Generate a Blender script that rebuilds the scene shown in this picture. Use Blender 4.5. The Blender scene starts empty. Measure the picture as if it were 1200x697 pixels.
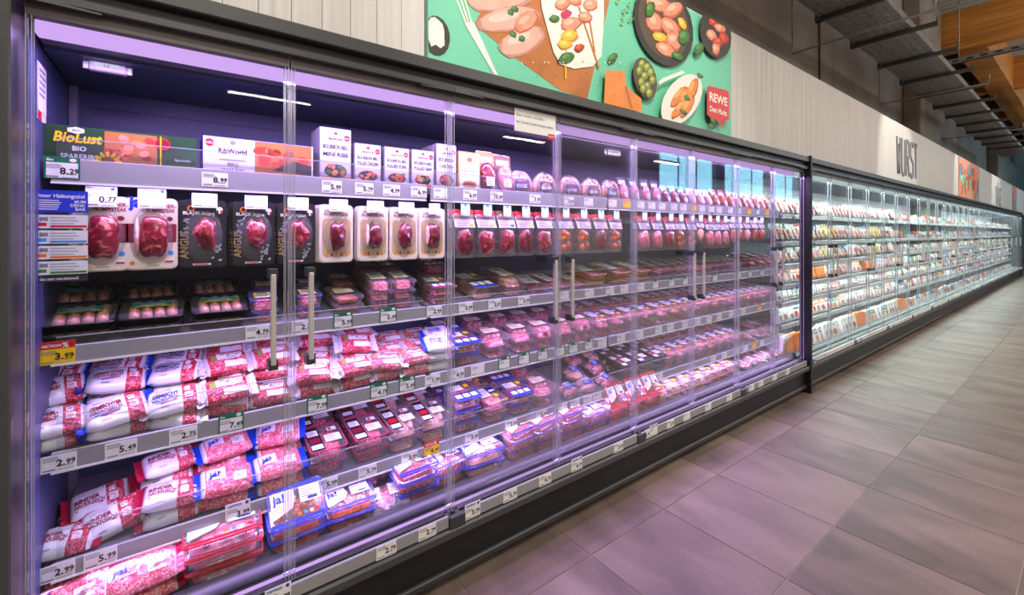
import bpy, math, random
from mathutils import Matrix, Vector, noise, Euler
random.seed(7)
R = math.radians
scene = bpy.context.scene
col = scene.collection

# ------------------------------------------------------------------ camera
F, XV, YV, H = 520.0, 1289.0, 273.0, 1.5
TH = math.atan2(XV - 600.0, F)
CT, ST = math.cos(TH), math.sin(TH)
cam_d = bpy.data.cameras.new('camera')
cam = bpy.data.objects.new('camera', cam_d); col.objects.link(cam)
cam.location = (0, 0, H)
cam.rotation_euler = (R(90), 0, -(math.pi / 2 - TH))
cam_d.sensor_width = 36.0
cam_d.lens = F / 1200 * 36
cam_d.shift_y = (YV - 348.5) / 1200
cam_d.clip_start = 0.05
scene.camera = cam
# ------------------------------------------------------------------ colour management
vs = scene.view_settings
vs.view_transform = 'Standard'; vs.look = 'None'; vs.exposure = 0.0; vs.gamma = 1.0; vs.use_curve_mapping = False
scene.cycles.transparent_max_bounces = 32
scene.cycles.max_bounces = 8
scene.cycles.use_denoising = True
scene.cycles.sample_clamp_indirect = 6.0
scene.cycles.caustics_reflective = False
scene.cycles.caustics_refractive = False
# ------------------------------------------------------------------ world: plain daylight sky seen through the hall windows
w = bpy.data.worlds.new('sky'); scene.world = w; w.use_nodes = True
w.node_tree.nodes['Background'].inputs[0].default_value = (0.34, 0.76, 1.0, 1)
w.node_tree.nodes['Background'].inputs[1].default_value = 6.0

# where a picture column meets the vertical plane at distance D from the camera (metres along the aisle)
def S(px, D=1.9):
    z = F * D / (CT * (XV - px))
    return (z - D * ST) / CT
def ZK(px, py, D=1.9):
    return H - (py - YV) / (XV - px) * D / CT

# fridge measures
S0, DW, NDOOR = -0.318, 0.6286, 8
S1 = S0 + DW * NDOOR            # end of the meat fridge
YG = 1.69                       # glass
YF = 1.90                       # shelf fronts
YB = 2.36                       # back wall
LED1 = (0.62, 0.40, 1.0)
LED2 = (0.80, 1.0, .97)

def area_light(name, loc, sx, sy, power, color, tilt=0.0, parent=None, spread=180, yaw=0.0):
    d = bpy.data.lights.new(name, 'AREA'); d.shape = 'RECTANGLE'
    d.size = sx; d.size_y = sy; d.energy = power; d.color = color; d.spread = R(spread)
    o = bpy.data.objects.new(name, d); col.objects.link(o)
    o.location = loc; o.rotation_euler = (tilt, 0, yaw)
    if parent: o.parent = parent
    return o
# LED strips of the meat fridge: canopy and shelf edges (the housings are built further down)
area_light('canopy_led_light', ((S0 + S1) / 2, 1.775, 2.044), S1 - S0 - .1, .04, 68, LED1, R(4))
for zz, pw in ((1.645, 13), (1.095, 19), (.772, 18), (.446, 9)):
    area_light('shelf_led_light', ((S0 + S1) / 2, 1.885, zz), S1 - S0 - .2, .014, pw, LED1, R(9))
area_light('sill_fill_light', ((S0 + S1) / 2, 1.73, .303), S1 - S0 - .1, .01, 6, LED1, R(158))  # added fill lamp for rail fronts and lower packs, not a fridge LED
# LED strips of the second fridge, then its added sill fill
F2A, F2B = S1 + .06, S1 + .06 + 30 * DW
area_light('canopy_led_light', ((F2A + F2B) / 2, 1.775, 2.044), F2B - F2A - .1, .04, 200, LED2, R(6))
for zz in (1.648, 1.373, 1.143, .938, .763, .543):
    area_light('shelf_led_light', ((F2A + F2B) / 2, 1.897, zz), F2B - F2A - .2, .012, 36, LED2, R(12))
area_light('sill_fill_light', ((F2A + F2B) / 2, 1.73, .303), F2B - F2A - .1, .01, 12, LED2, R(158))  # added sill fill lamp again, not a fridge LED

# ------------------------------------------------------------------ materials
M = {}
def newmat(name):
    m = bpy.data.materials.new(name); m.use_nodes = True
    nt = m.node_tree; nt.nodes.clear()
    out = nt.nodes.new('ShaderNodeOutputMaterial')
    return m, nt, out
def N(nt, t, **kw):
    n = nt.nodes.new(t)
    for k, v in kw.items():
        if k in n.inputs.keys(): n.inputs[k].default_value = v
        else: setattr(n, k, v)
    return n
def L(nt, a, b): nt.links.new(a, b)
def rgba(c): return (c[0], c[1], c[2], 1.0)
def srgb(r, g, b):
    f = lambda v: ((v / 255 + .055) / 1.055) ** 2.4 if v > 10 else v / 255 / 12.92
    return (f(r), f(g), f(b))

def plain(name, c, rough=.5, metal=0.0, coat=0.0, var=0.0, scale=8.0, bump=0.0, bscale=60.0, spec=.5):
    m, nt, out = newmat(name)
    p = N(nt, 'ShaderNodeBsdfPrincipled', Roughness=rough, Metallic=metal)
    p.inputs['Base Color'].default_value = rgba(c)
    p.inputs['Coat Weight'].default_value = coat
    p.inputs['Coat Roughness'].default_value = .12
    p.inputs['Specular IOR Level'].default_value = spec
    if var or bump:
        tc = N(nt, 'ShaderNodeTexCoord')
    if var:
        no = N(nt, 'ShaderNodeTexNoise', Scale=scale, Detail=4.0)
        L(nt, tc.outputs['Object'], no.inputs['Vector'])
        cr = N(nt, 'ShaderNodeValToRGB')
        cr.color_ramp.elements[0].position = .3; cr.color_ramp.elements[1].position = .7
        cr.color_ramp.elements[0].color = rgba([x * (1 - var) for x in c])
        cr.color_ramp.elements[1].color = rgba([min(1, x * (1 + var)) for x in c])
        L(nt, no.outputs['Fac'], cr.inputs['Fac']); L(nt, cr.outputs['Color'], p.inputs['Base Color'])
    if bump:
        nb = N(nt, 'ShaderNodeTexNoise', Scale=bscale, Detail=3.0)
        L(nt, tc.outputs['Object'], nb.inputs['Vector'])
        b = N(nt, 'ShaderNodeBump', Strength=bump, Distance=.004)
        L(nt, nb.outputs['Fac'], b.inputs['Height']); L(nt, b.outputs['Normal'], p.inputs['Normal'])
    L(nt, p.outputs[0], out.inputs[0])
    M[name] = m
    return m

def meat(name, c1, c2, c3, scale=40.0, cells=0.0, bump=.5, rough=.28):
    """flesh: noise between c1 and c2 with fat streaks c3; cells > 0 gives minced strands"""
    m, nt, out = newmat(name)
    p = N(nt, 'ShaderNodeBsdfPrincipled', Roughness=rough)
    p.inputs['Coat Weight'].default_value = .5; p.inputs['Coat Roughness'].default_value = .1
    tc = N(nt, 'ShaderNodeTexCoord')
    oi = N(nt, 'ShaderNodeObjectInfo')
    ad = N(nt, 'ShaderNodeVectorMath', operation='ADD')
    L(nt, tc.outputs['Object'], ad.inputs[0]); L(nt, oi.outputs['Random'], ad.inputs[1])
    no = N(nt, 'ShaderNodeTexNoise', Scale=scale, Detail=4.0, Distortion=1.2)
    L(nt, ad.outputs[0], no.inputs['Vector'])
    cr = N(nt, 'ShaderNodeValToRGB'); e = cr.color_ramp.elements
    e[0].position = .30; e[0].color = rgba(c1); e[1].position = .56; e[1].color = rgba(c2)
    x = cr.color_ramp.elements.new(.66); x.color = rgba(c3)
    if cells:
        vo = N(nt, 'ShaderNodeTexVoronoi', Scale=cells)
        L(nt, ad.outputs[0], vo.inputs['Vector'])
        mx = N(nt, 'ShaderNodeMath', operation='MULTIPLY_ADD'); mx.inputs[1].default_value = .55; 
        L(nt, vo.outputs['Color'], mx.inputs[0])
        sub = N(nt, 'ShaderNodeMath', operation='MULTIPLY'); sub.inputs[1].default_value = .5
        L(nt, no.outputs['Fac'], sub.inputs[0]); L(nt, sub.outputs[0], mx.inputs[2])
        L(nt, mx.outputs[0], cr.inputs['Fac'])
        hgt = vo.outputs['Distance']
    else:
        L(nt, no.outputs['Fac'], cr.inputs['Fac']); hgt = no.outputs['Fac']
    L(nt, cr.outputs['Color'], p.inputs['Base Color'])
    b = N(nt, 'ShaderNodeBump', Strength=bump, Distance=.004); b.invert = bool(cells)
    L(nt, hgt, b.inputs['Height']); L(nt, b.outputs['Normal'], p.inputs['Normal'])
    L(nt, p.outputs[0], out.inputs[0])
    M[name] = m

def clear(name, tint, gloss=.05, rough=.05, ior=1.45, bump=0.0, bscale=30.0, fres=1.0, frost=0.0):
    """thin clear plastic or glass: transmission plus Fresnel mirror"""
    m, nt, out = newmat(name)
    t = N(nt, 'ShaderNodeBsdfTransparent'); t.inputs[0].default_value = rgba(tint)
    g = N(nt, 'ShaderNodeBsdfGlossy'); g.inputs['Roughness'].default_value = rough
    fr = N(nt, 'ShaderNodeFresnel'); fr.inputs['IOR'].default_value = ior
    ma = N(nt, 'ShaderNodeMath', operation='MULTIPLY_ADD'); ma.use_clamp = True
    ma.inputs[1].default_value = fres; ma.inputs[2].default_value = gloss
    L(nt, fr.outputs[0], ma.inputs[0])
    mix = N(nt, 'ShaderNodeMixShader')
    L(nt, ma.outputs[0], mix.inputs[0]); L(nt, t.outputs[0], mix.inputs[1]); L(nt, g.outputs[0], mix.inputs[2])
    if bump:
        tc = N(nt, 'ShaderNodeTexCoord')
        oi = N(nt, 'ShaderNodeObjectInfo')
        ad = N(nt, 'ShaderNodeVectorMath', operation='ADD')
        L(nt, tc.outputs['Object'], ad.inputs[0]); L(nt, oi.outputs['Random'], ad.inputs[1])
        nb = N(nt, 'ShaderNodeTexNoise', Scale=bscale, Detail=2.0, Distortion=1.5)
        L(nt, ad.outputs[0], nb.inputs['Vector'])
        b = N(nt, 'ShaderNodeBump', Strength=bump, Distance=.01)
        L(nt, nb.outputs['Fac'], b.inputs['Height']); L(nt, b.outputs['Normal'], g.inputs['Normal'])
    last = mix.outputs[0]
    if frost:
        d = N(nt, 'ShaderNodeBsdfDiffuse'); d.inputs[0].default_value = (.9, .9, .92, 1)
        m2 = N(nt, 'ShaderNodeMixShader'); m2.inputs[0].default_value = frost
        L(nt, last, m2.inputs[1]); L(nt, d.outputs[0], m2.inputs[2]); last = m2.outputs[0]
    L(nt, last, out.inputs[0])
    M[name] = m

def glow(name, c, strength):
    m, nt, out = newmat(name)
    e = N(nt, 'ShaderNodeEmission'); e.inputs[0].default_value = rgba(c); e.inputs[1].default_value = strength
    L(nt, e.outputs[0], out.inputs[0]); M[name] = m

# --- plain colours
plain('white', (.80, .80, .79), .45)
plain('paper', (.82, .82, .80), .5)
plain('ink', (.015, .015, .018), .5)
plain('grey_ink', (.22, .22, .24), .5)
plain('pale_ink', (.45, .45, .47), .5)
plain('blue_ink', srgb(22, 52, 190), .4)
plain('sky_ink', srgb(60, 150, 220), .4)
plain('navy_ink', srgb(30, 40, 110), .4)
plain('red_ink', srgb(205, 20, 36), .4)
plain('wine_ink', srgb(130, 18, 48), .4)
plain('magenta_ink', srgb(190, 20, 80), .4)
plain('green_ink', srgb(10, 110, 70), .4)
plain('leaf_ink', srgb(70, 130, 40), .4)
plain('teal_ink', srgb(0, 150, 120), .4)
plain('yellow_ink', srgb(250, 205, 10), .4)
plain('orange_ink', srgb(240, 120, 20), .4)
plain('gold_ink', srgb(190, 160, 90), .35)
plain('cream', srgb(235, 222, 200), .45)
plain('tan_ink', srgb(205, 180, 135), .45)
plain('brown_ink', srgb(120, 70, 40), .45)
plain('bag_white', (.80, .80, .82), .28, coat=.4, bump=.55, bscale=34)
plain('bag_blue', srgb(25, 65, 190), .28, coat=.4, bump=.6, bscale=60)
plain('bag_red', srgb(165, 15, 55), .28, coat=.4, bump=.6, bscale=60)
plain('bag_clear_end', (.75, .70, .74), .2, coat=.5, bump=.8, bscale=60)
plain('card_cream', srgb(236, 222, 205), .35, coat=.3)
plain('card_black', (.012, .012, .016), .3, coat=.4)
plain('card_kraft', srgb(205, 175, 120), .4, coat=.2)
plain('carton_white', (.80, .79, .77), .4)
plain('carton_green', srgb(30, 75, 38), .4, var=.5, scale=5)
plain('carton_side', (.30, .29, .30), .5)
plain('black_tray', (.012, .012, .015), .22, coat=.4)
plain('kraft_tray', srgb(196, 150, 92), .55, var=.12, scale=30)
# --- flesh
meat('mince', srgb(172, 24, 52), srgb(214, 66, 88), srgb(234, 140, 146), 30, 190, .9)
meat('mince_pale', srgb(200, 58, 84), srgb(228, 108, 124), srgb(242, 172, 174), 30, 190, .9)
meat('beef', srgb(88, 8, 26), srgb(140, 22, 44), srgb(214, 120, 120), 34, 0, .5)
meat('beef_dark', srgb(70, 8, 22), srgb(112, 18, 40), srgb(160, 60, 76), 26, 0, .5)
meat('pork', srgb(208, 80, 100), srgb(232, 128, 138), srgb(246, 200, 198), 24, 0, .4)
meat('pork_fat', srgb(226, 150, 140), srgb(240, 188, 178), srgb(250, 225, 215), 24, 0, .3)
meat('chicken', srgb(232, 150, 130), srgb(240, 176, 156), srgb(250, 214, 196), 20, 0, .3)
meat('marinade', srgb(168, 52, 14), srgb(214, 92, 26), srgb(240, 150, 60), 60, 0, .8)
meat('sausage_skin', srgb(222, 140, 125), srgb(232, 160, 145), srgb(244, 190, 175), 90, 0, .2)
meat('sausage_red', srgb(170, 60, 45), srgb(205, 100, 75), srgb(235, 160, 130), 90, 0, .3)
meat('ham', srgb(215, 120, 125), srgb(235, 165, 160), srgb(245, 205, 200), 50, 0, .2)
meat('salami', srgb(140, 40, 40), srgb(180, 75, 70), srgb(235, 180, 170), 160, 0, .2)
meat('cheese', srgb(225, 185, 90), srgb(238, 205, 120), srgb(246, 225, 160), 20, 0, .1)
meat('ribs', srgb(120, 30, 20), srgb(180, 70, 45), srgb(225, 140, 95), 40, 0, .8)
# --- clear
clear('door_glass', (.97, .985, .985), .0, .0, 1.45, fres=.32)
clear('film', (.95, .94, .96), .05, .10, 1.45, bump=.55, bscale=26, fres=.35, frost=.05)
clear('clear_tray', (.92, .91, .94), .045, .12, 1.45, fres=.3, frost=.07)
clear('acrylic', (.96, .96, .985), .015, .05, 1.45, fres=.16, frost=.02)
clear('acrylic_edge', (.85, .87, .95), .16, .15, 1.45, fres=.3, frost=.24)
clear('pouch_film', (.93, .92, .95), .085, .10, 1.45, bump=1.0, bscale=30, fres=.5, frost=.05)
# --- fridge
plain('frame_dark', (.038, .040, .042), .38)
plain('frame_grey', (.055, .057, .058), .35)
plain('frame_black', (.008, .008, .009), .45)
plain('interior', (.045, .055, .13), .42)
plain('interior_light', (.16, .16, .20), .4)
plain('shelf_metal', (.22, .22, .25), .38, metal=.2)
plain('rail_grey', (.30, .30, .31), .35)
plain('rail_clear', (.62, .62, .64), .3)
plain('aluminium', (.56, .54, .50), .35, metal=.25)
plain('steel', (.55, .56, .56), .35, metal=.9)
plain('galvanised', (.30, .31, .30), .5, metal=.25, var=.25, scale=14)
plain('bracket_steel', (.10, .10, .105), .5, metal=.5)
plain('canopy_white', (.72, .68, .74), .4)
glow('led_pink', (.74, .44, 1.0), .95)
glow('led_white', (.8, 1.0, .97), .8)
glow('screen_glow', (.75, .72, 1.0), .9)
glow('lamp_glow', (1.0, .95, .86), 9.0)
# --- place
plain('concrete', (.26, .24, .225), .8, var=.22, scale=1.3, bump=.3, bscale=12)
plain('concrete_column', (.235, .205, .18), .8, var=.2, scale=2.0, bump=.3, bscale=12)
plain('panel_white', (.70, .68, .65), .55)
plain('hall_white', (.55, .54, .52), .7)
plain('hall_dark', (.12, .11, .10), .8)
plain('corrugated', (.30, .29, .27), .5, metal=.3)
plain('banner_teal', srgb(112, 205, 170), .5, var=.10, scale=1.2)
plain('window_frame', (.1, .1, .1), .5)

def plank_material():
    m, nt, out = newmat('panel_plank')
    p = N(nt, 'ShaderNodeBsdfPrincipled', Roughness=.55)
    tc = N(nt, 'ShaderNodeTexCoord'); mp = N(nt, 'ShaderNodeMapping'); mp.inputs['Scale'].default_value = (40, 40, 1.0)
    oi = N(nt, 'ShaderNodeObjectInfo')
    ad = N(nt, 'ShaderNodeVectorMath', operation='ADD')
    L(nt, tc.outputs['Object'], ad.inputs[0]); L(nt, oi.outputs['Random'], ad.inputs[1])
    L(nt, ad.outputs[0], mp.inputs[0])
    no = N(nt, 'ShaderNodeTexNoise', Scale=1.0, Detail=3.0); L(nt, mp.outputs[0], no.inputs['Vector'])
    cr = N(nt, 'ShaderNodeValToRGB'); e = cr.color_ramp.elements
    e[0].position = .25; e[0].color = (.60, .575, .54, 1); e[1].position = .7; e[1].color = (.74, .72, .69, 1)
    L(nt, no.outputs['Fac'], cr.inputs[0]); L(nt, cr.outputs[0], p.inputs['Base Color']); L(nt, p.outputs[0], out.inputs[0])
    M['panel_plank'] = m
plank_material()
def wood_material():
    m, nt, out = newmat('glulam')
    p = N(nt, 'ShaderNodeBsdfPrincipled', Roughness=.6)
    tc = N(nt, 'ShaderNodeTexCoord'); mp = N(nt, 'ShaderNodeMapping'); mp.inputs['Scale'].default_value = (.6, .35, 9)
    L(nt, tc.outputs['Object'], mp.inputs[0])
    no = N(nt, 'ShaderNodeTexNoise', Scale=2.2, Detail=6.0, Distortion=.6); L(nt, mp.outputs[0], no.inputs['Vector'])
    cr = N(nt, 'ShaderNodeValToRGB'); e = cr.color_ramp.elements
    e[0].position = .3; e[0].color = rgba(srgb(150, 90, 30)); e[1].position = .7; e[1].color = rgba(srgb(205, 138, 58))
    L(nt, no.outputs['Fac'], cr.inputs[0]); L(nt, cr.outputs[0], p.inputs['Base Color']); L(nt, p.outputs[0], out.inputs[0])
    M['glulam'] = m
wood_material()
def tile_material():
    m, nt, out = newmat('floor_tile')
    p = N(nt, 'ShaderNodeBsdfPrincipled', Roughness=.46)
    tc = N(nt, 'ShaderNodeTexCoord'); oi = N(nt, 'ShaderNodeObjectInfo')
    sc = N(nt, 'ShaderNodeVectorMath', operation='SCALE'); sc.inputs['Scale'].default_value = 37.0
    L(nt, oi.outputs['Random'], sc.inputs[0])
    ad = N(nt, 'ShaderNodeVectorMath', operation='ADD'); L(nt, tc.outputs['Object'], ad.inputs[0]); L(nt, sc.outputs[0], ad.inputs[1])
    mp = N(nt, 'ShaderNodeMapping'); mp.inputs['Scale'].default_value = (2.6, 1.1, 1); L(nt, ad.outputs[0], mp.inputs[0])
    no = N(nt, 'ShaderNodeTexNoise', Scale=1.5, Detail=5.0, Distortion=.5); L(nt, mp.outputs[0], no.inputs['Vector'])
    n2 = N(nt, 'ShaderNodeTexNoise', Scale=70.0, Detail=3.0); L(nt, ad.outputs[0], n2.inputs['Vector'])
    cr = N(nt, 'ShaderNodeValToRGB'); e = cr.color_ramp.elements
    e[0].position = .28; e[0].color = rgba(srgb(96, 82, 74)); e[1].position = .68; e[1].color = rgba(srgb(142, 123, 112))
    L(nt, no.outputs['Fac'], cr.inputs[0])
    mr = N(nt, 'ShaderNodeMapRange'); mr.inputs['To Min'].default_value = .86; mr.inputs['To Max'].default_value = 1.12
    L(nt, oi.outputs['Random'], mr.inputs[0])
    mr2 = N(nt, 'ShaderNodeMapRange'); mr2.inputs['To Min'].default_value = .9; mr2.inputs['To Max'].default_value = 1.1
    L(nt, n2.outputs['Fac'], mr2.inputs[0])
    mu = N(nt, 'ShaderNodeMath', operation='MULTIPLY'); L(nt, mr.outputs[0], mu.inputs[0]); L(nt, mr2.outputs[0], mu.inputs[1])
    vm = N(nt, 'ShaderNodeVectorMath', operation='SCALE'); L(nt, cr.outputs[0], vm.inputs[0]); L(nt, mu.outputs[0], vm.inputs['Scale'])
    L(nt, vm.outputs[0], p.inputs['Base Color'])
    L(nt, p.outputs[0], out.inputs[0]); M['floor_tile'] = m
tile_material()
plain('grout', srgb(190, 176, 160), .8)

# ------------------------------------------------------------------ mesh builder
_text_cache = {}
def glyphs(s, bold=0.0):
    k = (s, bold)
    if k not in _text_cache:
        c = bpy.data.curves.new('t', 'FONT'); c.body = s; c.size = 1.0; c.resolution_u = 2; c.offset = bold
        o = bpy.data.objects.new('t', c); col.objects.link(o)
        me = bpy.data.meshes.new_from_object(o.evaluated_get(bpy.context.evaluated_depsgraph_get()))
        vs_ = [(v.co.x, v.co.y) for v in me.vertices]
        fs_ = [tuple(p.vertices) for p in me.polygons]
        bpy.data.meshes.remove(me); bpy.data.objects.remove(o); bpy.data.curves.remove(c)
        if vs_:
            x0 = min(v[0] for v in vs_); x1 = max(v[0] for v in vs_); y0 = min(v[1] for v in vs_); y1 = max(v[1] for v in vs_)
        else: x0 = x1 = y0 = y1 = 0
        _text_cache[k] = (vs_, fs_, x0, x1, y0, y1)
    return _text_cache[k]

class MB:
    def __init__(s, mp=None):
        s.v = []; s.f = []; s.m = []; s.sm = []; s.mats = []; s.mp = mp; s.lay = 0
    def mi(s, mat):
        if mat not in s.mats: s.mats.append(mat)
        return s.mats.index(mat)
    def add(s, vs_, fs_, mat, smooth=False, mx=None):
        b = len(s.v); i = s.mi(mat)
        if mx is not None: vs_ = [tuple(mx @ Vector(p)) for p in vs_]
        s.v += [tuple(p) for p in vs_]
        for f in fs_:
            s.f.append([b + k for k in f]); s.m.append(i); s.sm.append(smooth)
        return s
    def box(s, x0, y0, z0, x1, y1, z1, mat, mx=None):
        v = [(x, y, z) for z in (z0, z1) for y in (y0, y1) for x in (x0, x1)]
        return s.add(v, [(0, 2, 3, 1), (4, 5, 7, 6), (0, 1, 5, 4), (2, 6, 7, 3), (0, 4, 6, 2), (1, 3, 7, 5)], mat, False, mx)
    def bbox(s, x0, y0, z0, x1, y1, z1, mat, b=.002, mx=None):
        """box with chamfered edges along every side"""
        vs_ = []; idx = {}
        for ax in range(3):
            for sx in (0, 1):
                for sy in (0, 1):
                    for sz in (0, 1):
                        q = [(x0, x1)[sx], (y0, y1)[sy], (z0, z1)[sz]]
                        for a, sg in zip(range(3), (sx, sy, sz)):
                            if a != ax: q[a] += -b if sg else b
                        idx[(ax, sx, sy, sz)] = len(vs_); vs_.append(q)
        fs_ = []
        for ax in range(3):
            o = [a for a in range(3) if a != ax]
            for sg in (0, 1):
                q = []
                for i, j in ((0, 0), (1, 0), (1, 1), (0, 1)):
                    k = [0, 0, 0]; k[ax] = sg; k[o[0]] = i; k[o[1]] = j
                    q.append(idx[(ax, *k)])
                fs_.append(q)
        for ax in range(3):                 # edges along axis ax
            o = [a for a in range(3) if a != ax]
            for i in (0, 1):
                for j in (0, 1):
                    k0 = [0, 0, 0]; k1 = [0, 0, 0]; k1[ax] = 1
                    for k in (k0, k1): k[o[0]] = i; k[o[1]] = j
                    fs_.append([idx[(o[0], *k0)], idx[(o[0], *k1)], idx[(o[1], *k1)], idx[(o[1], *k0)]])
        for sx in (0, 1):
            for sy in (0, 1):
                for sz in (0, 1):
                    fs_.append([idx[(0, sx, sy, sz)], idx[(1, sx, sy, sz)], idx[(2, sx, sy, sz)]])
        return s.add(vs_, fs_, mat, False, mx)
    def rrect(s, x0, y0, x1, y1, r, n=3):
        p = []
        for cx, cy, a0 in ((x1 - r, y1 - r, 0), (x0 + r, y1 - r, 90), (x0 + r, y0 + r, 180), (x1 - r, y0 + r, 270)):
            for k in range(n + 1):
                a = R(a0 + 90 * k / n); p.append((cx + r * math.cos(a), cy + r * math.sin(a)))
        return p
    def loft(s, rings, mat, cap0=True, cap1=True, smooth=True, mx=None, closed=True):
        n = len(rings[0]); v = [p for r in rings for p in r]; f = []
        for i in range(len(rings) - 1):
            for k in range(n if closed else n - 1):
                f.append((i * n + k, i * n + (k + 1) % n, (i + 1) * n + (k + 1) % n, (i + 1) * n + k))
        b = len(s.v); s.add(v, f, mat, smooth, mx)
        i = s.mi(mat)
        if cap0: s.f.append([b + k for k in range(n)][::-1]); s.m.append(i); s.sm.append(False)
        if cap1: s.f.append([b + (len(rings) - 1) * n + k for k in range(n)]); s.m.append(i); s.sm.append(False)
        return s
    def prism(s, pts, z0, z1, mat, mx=None):
        return s.loft([[(x, y, z0) for x, y in pts], [(x, y, z1) for x, y in pts]], mat, smooth=False, mx=mx)
    def tube(s, pts, r, mat, n=6, cap=True, mx=None):
        rings = []
        P = [Vector(p) for p in pts]
        rs = r if isinstance(r, (list, tuple)) else [r] * len(P)
        up = None
        for i, p in enumerate(P):
            d = (P[min(i + 1, len(P) - 1)] - P[max(i - 1, 0)]).normalized()
            if up is None: up = Vector((0, 0, 1)) if abs(d.z) < .9 else Vector((1, 0, 0))
            a = d.cross(up).normalized(); b = a.cross(d).normalized()
            rings.append([tuple(p + rs[i] * (math.cos(2 * math.pi * k / n) * a + math.sin(2 * math.pi * k / n) * b)) for k in range(n)])
        return s.loft(rings, mat, cap, cap, True, mx)
    def blob(s, c, r, mat, seed=0, amp=.18, nu=10, nv=7, fr=1.6, sq=1.0, mx=None):
        """lumpy ellipsoid"""
        v = []; f = []
        for j in range(nv + 1):
            ph = -math.pi / 2 + math.pi * j / nv
            for i in range(nu):
                a = 2 * math.pi * i / nu
                d = Vector((math.cos(ph) * math.cos(a), math.cos(ph) * math.sin(a), math.sin(ph)))
                k = 1 + amp * noise.noise(d * fr + Vector((seed * 3.1, seed * 1.7, seed * .9)))
                if sq != 1.0: d = Vector((math.copysign(abs(d.x) ** sq, d.x), math.copysign(abs(d.y) ** sq, d.y), d.z))
                v.append((c[0] + r[0] * d.x * k, c[1] + r[1] * d.y * k, c[2] + r[2] * d.z * k))
        for j in range(nv):
            for i in range(nu):
                f.append((j * nu + i, j * nu + (i + 1) % nu, (j + 1) * nu + (i + 1) % nu, (j + 1) * nu + i))
        return s.add(v, f, mat, True, mx)
    def lump(s, x0, y0, x1, y1, z0, h, mat, seed=0, nu=10, nv=8, p=4, rough=.25, mx=None, fr=3.0):
        """height-field mass on a rounded footprint"""
        v = []; f = []
        for j in range(nv + 1):
            for i in range(nu + 1):
                u = -1 + 2 * i / nu; w_ = -1 + 2 * j / nv
                k = max(0.0, 1 - abs(u) ** p) ** .4 * max(0.0, 1 - abs(w_) ** p) ** .4
                sq = 1 - .10 * (abs(u) ** 3) * (abs(w_) ** 3)
                z = z0 + h * k * (1 - rough + rough * (noise.noise(Vector((u * fr / 2, w_ * fr / 2, seed * 2.3))) + .5))
                v.append(((x0 + x1) / 2 + (x1 - x0) / 2 * u * sq, (y0 + y1) / 2 + (y1 - y0) / 2 * w_ * sq, z))
        for j in range(nv):
            for i in range(nu):
                a = j * (nu + 1) + i; f.append((a, a + 1, a + nu + 2, a + nu + 1))
        return s.add(v, f, mat, True, mx)
    # ---- flat print in (u, v), mapped to a surface by mp(u, v, height)
    def _pr(s, pts, faces, mat):
        s.lay += 1; h = .0004 + .00006 * s.lay
        s.add([s.mp(u, v, h) for u, v in pts], faces, mat, False)
        return s
    def rect(s, u0, v0, u1, v1, mat, nu=1):
        pts = [(u0 + (u1 - u0) * i / nu, v) for v in (v0, v1) for i in range(nu + 1)]
        return s._pr(pts, [(i, i + 1, nu + 2 + i, nu + 1 + i) for i in range(nu)], mat)
    def poly(s, pts, mat): return s._pr(pts, [tuple(range(len(pts)))], mat)
    def disc(s, u, v, ru, rv, mat, n=14, rot=0.0):
        c, t = math.cos(rot), math.sin(rot)
        return s.poly([(u + c * ru * math.cos(2 * math.pi * k / n) - t * rv * math.sin(2 * math.pi * k / n),
                        v + t * ru * math.cos(2 * math.pi * k / n) + c * rv * math.sin(2 * math.pi * k / n)) for k in range(n)], mat)
    def line(s, u0, v0, u1, v1, w_, mat):
        d = math.hypot(u1 - u0, v1 - v0) or 1; a, b = -(v1 - v0) / d * w_ / 2, (u1 - u0) / d * w_ / 2
        return s.poly([(u0 + a, v0 + b), (u0 - a, v0 - b), (u1 - a, v1 - b), (u1 + a, v1 + b)], mat)
    def text(s, t, u, v, size, mat, align='l', width=None, bold=.015, rot=0.0, shear=0.0):
        """u, v: baseline start (l), centre (c) or end (r); size: em height; width: fit to this width"""
        vs_, fs_, x0, x1, y0, y1 = glyphs(t, bold)
        if not vs_: return s
        kx = size if width is None else width / (x1 - x0)
        off = {'l': x0, 'c': (x0 + x1) / 2, 'r': x1}[align]
        c, sn = math.cos(rot), math.sin(rot)
        pts = []
        for x, y in vs_:
            X = (x - off + shear * y) * kx; Y = y * size
            pts.append((u + c * X - sn * Y, v + sn * X + c * Y))
        return s._pr(pts, fs_, mat)
    def greek(s, u0, v0, u1, v1, n, mat='pale_ink', seed=0):
        """rows of unreadably small print"""
        rr = random.Random(seed + n); dv = (v1 - v0) / n
        for i in range(n):
            a = u0; y = v0 + dv * (i + .3)
            e = u0 + (u1 - u0) * rr.uniform(.55, 1)
            s.rect(a, y, e, y + dv * .42, mat)
        return s
    def mesh(s, name):
        me = bpy.data.meshes.new(name); me.from_pydata(s.v, [], s.f)
        for k in s.mats: me.materials.append(M[k])
        me.polygons.foreach_set('material_index', s.m); me.polygons.foreach_set('use_smooth', s.sm)
        me.update(); return me

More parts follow.
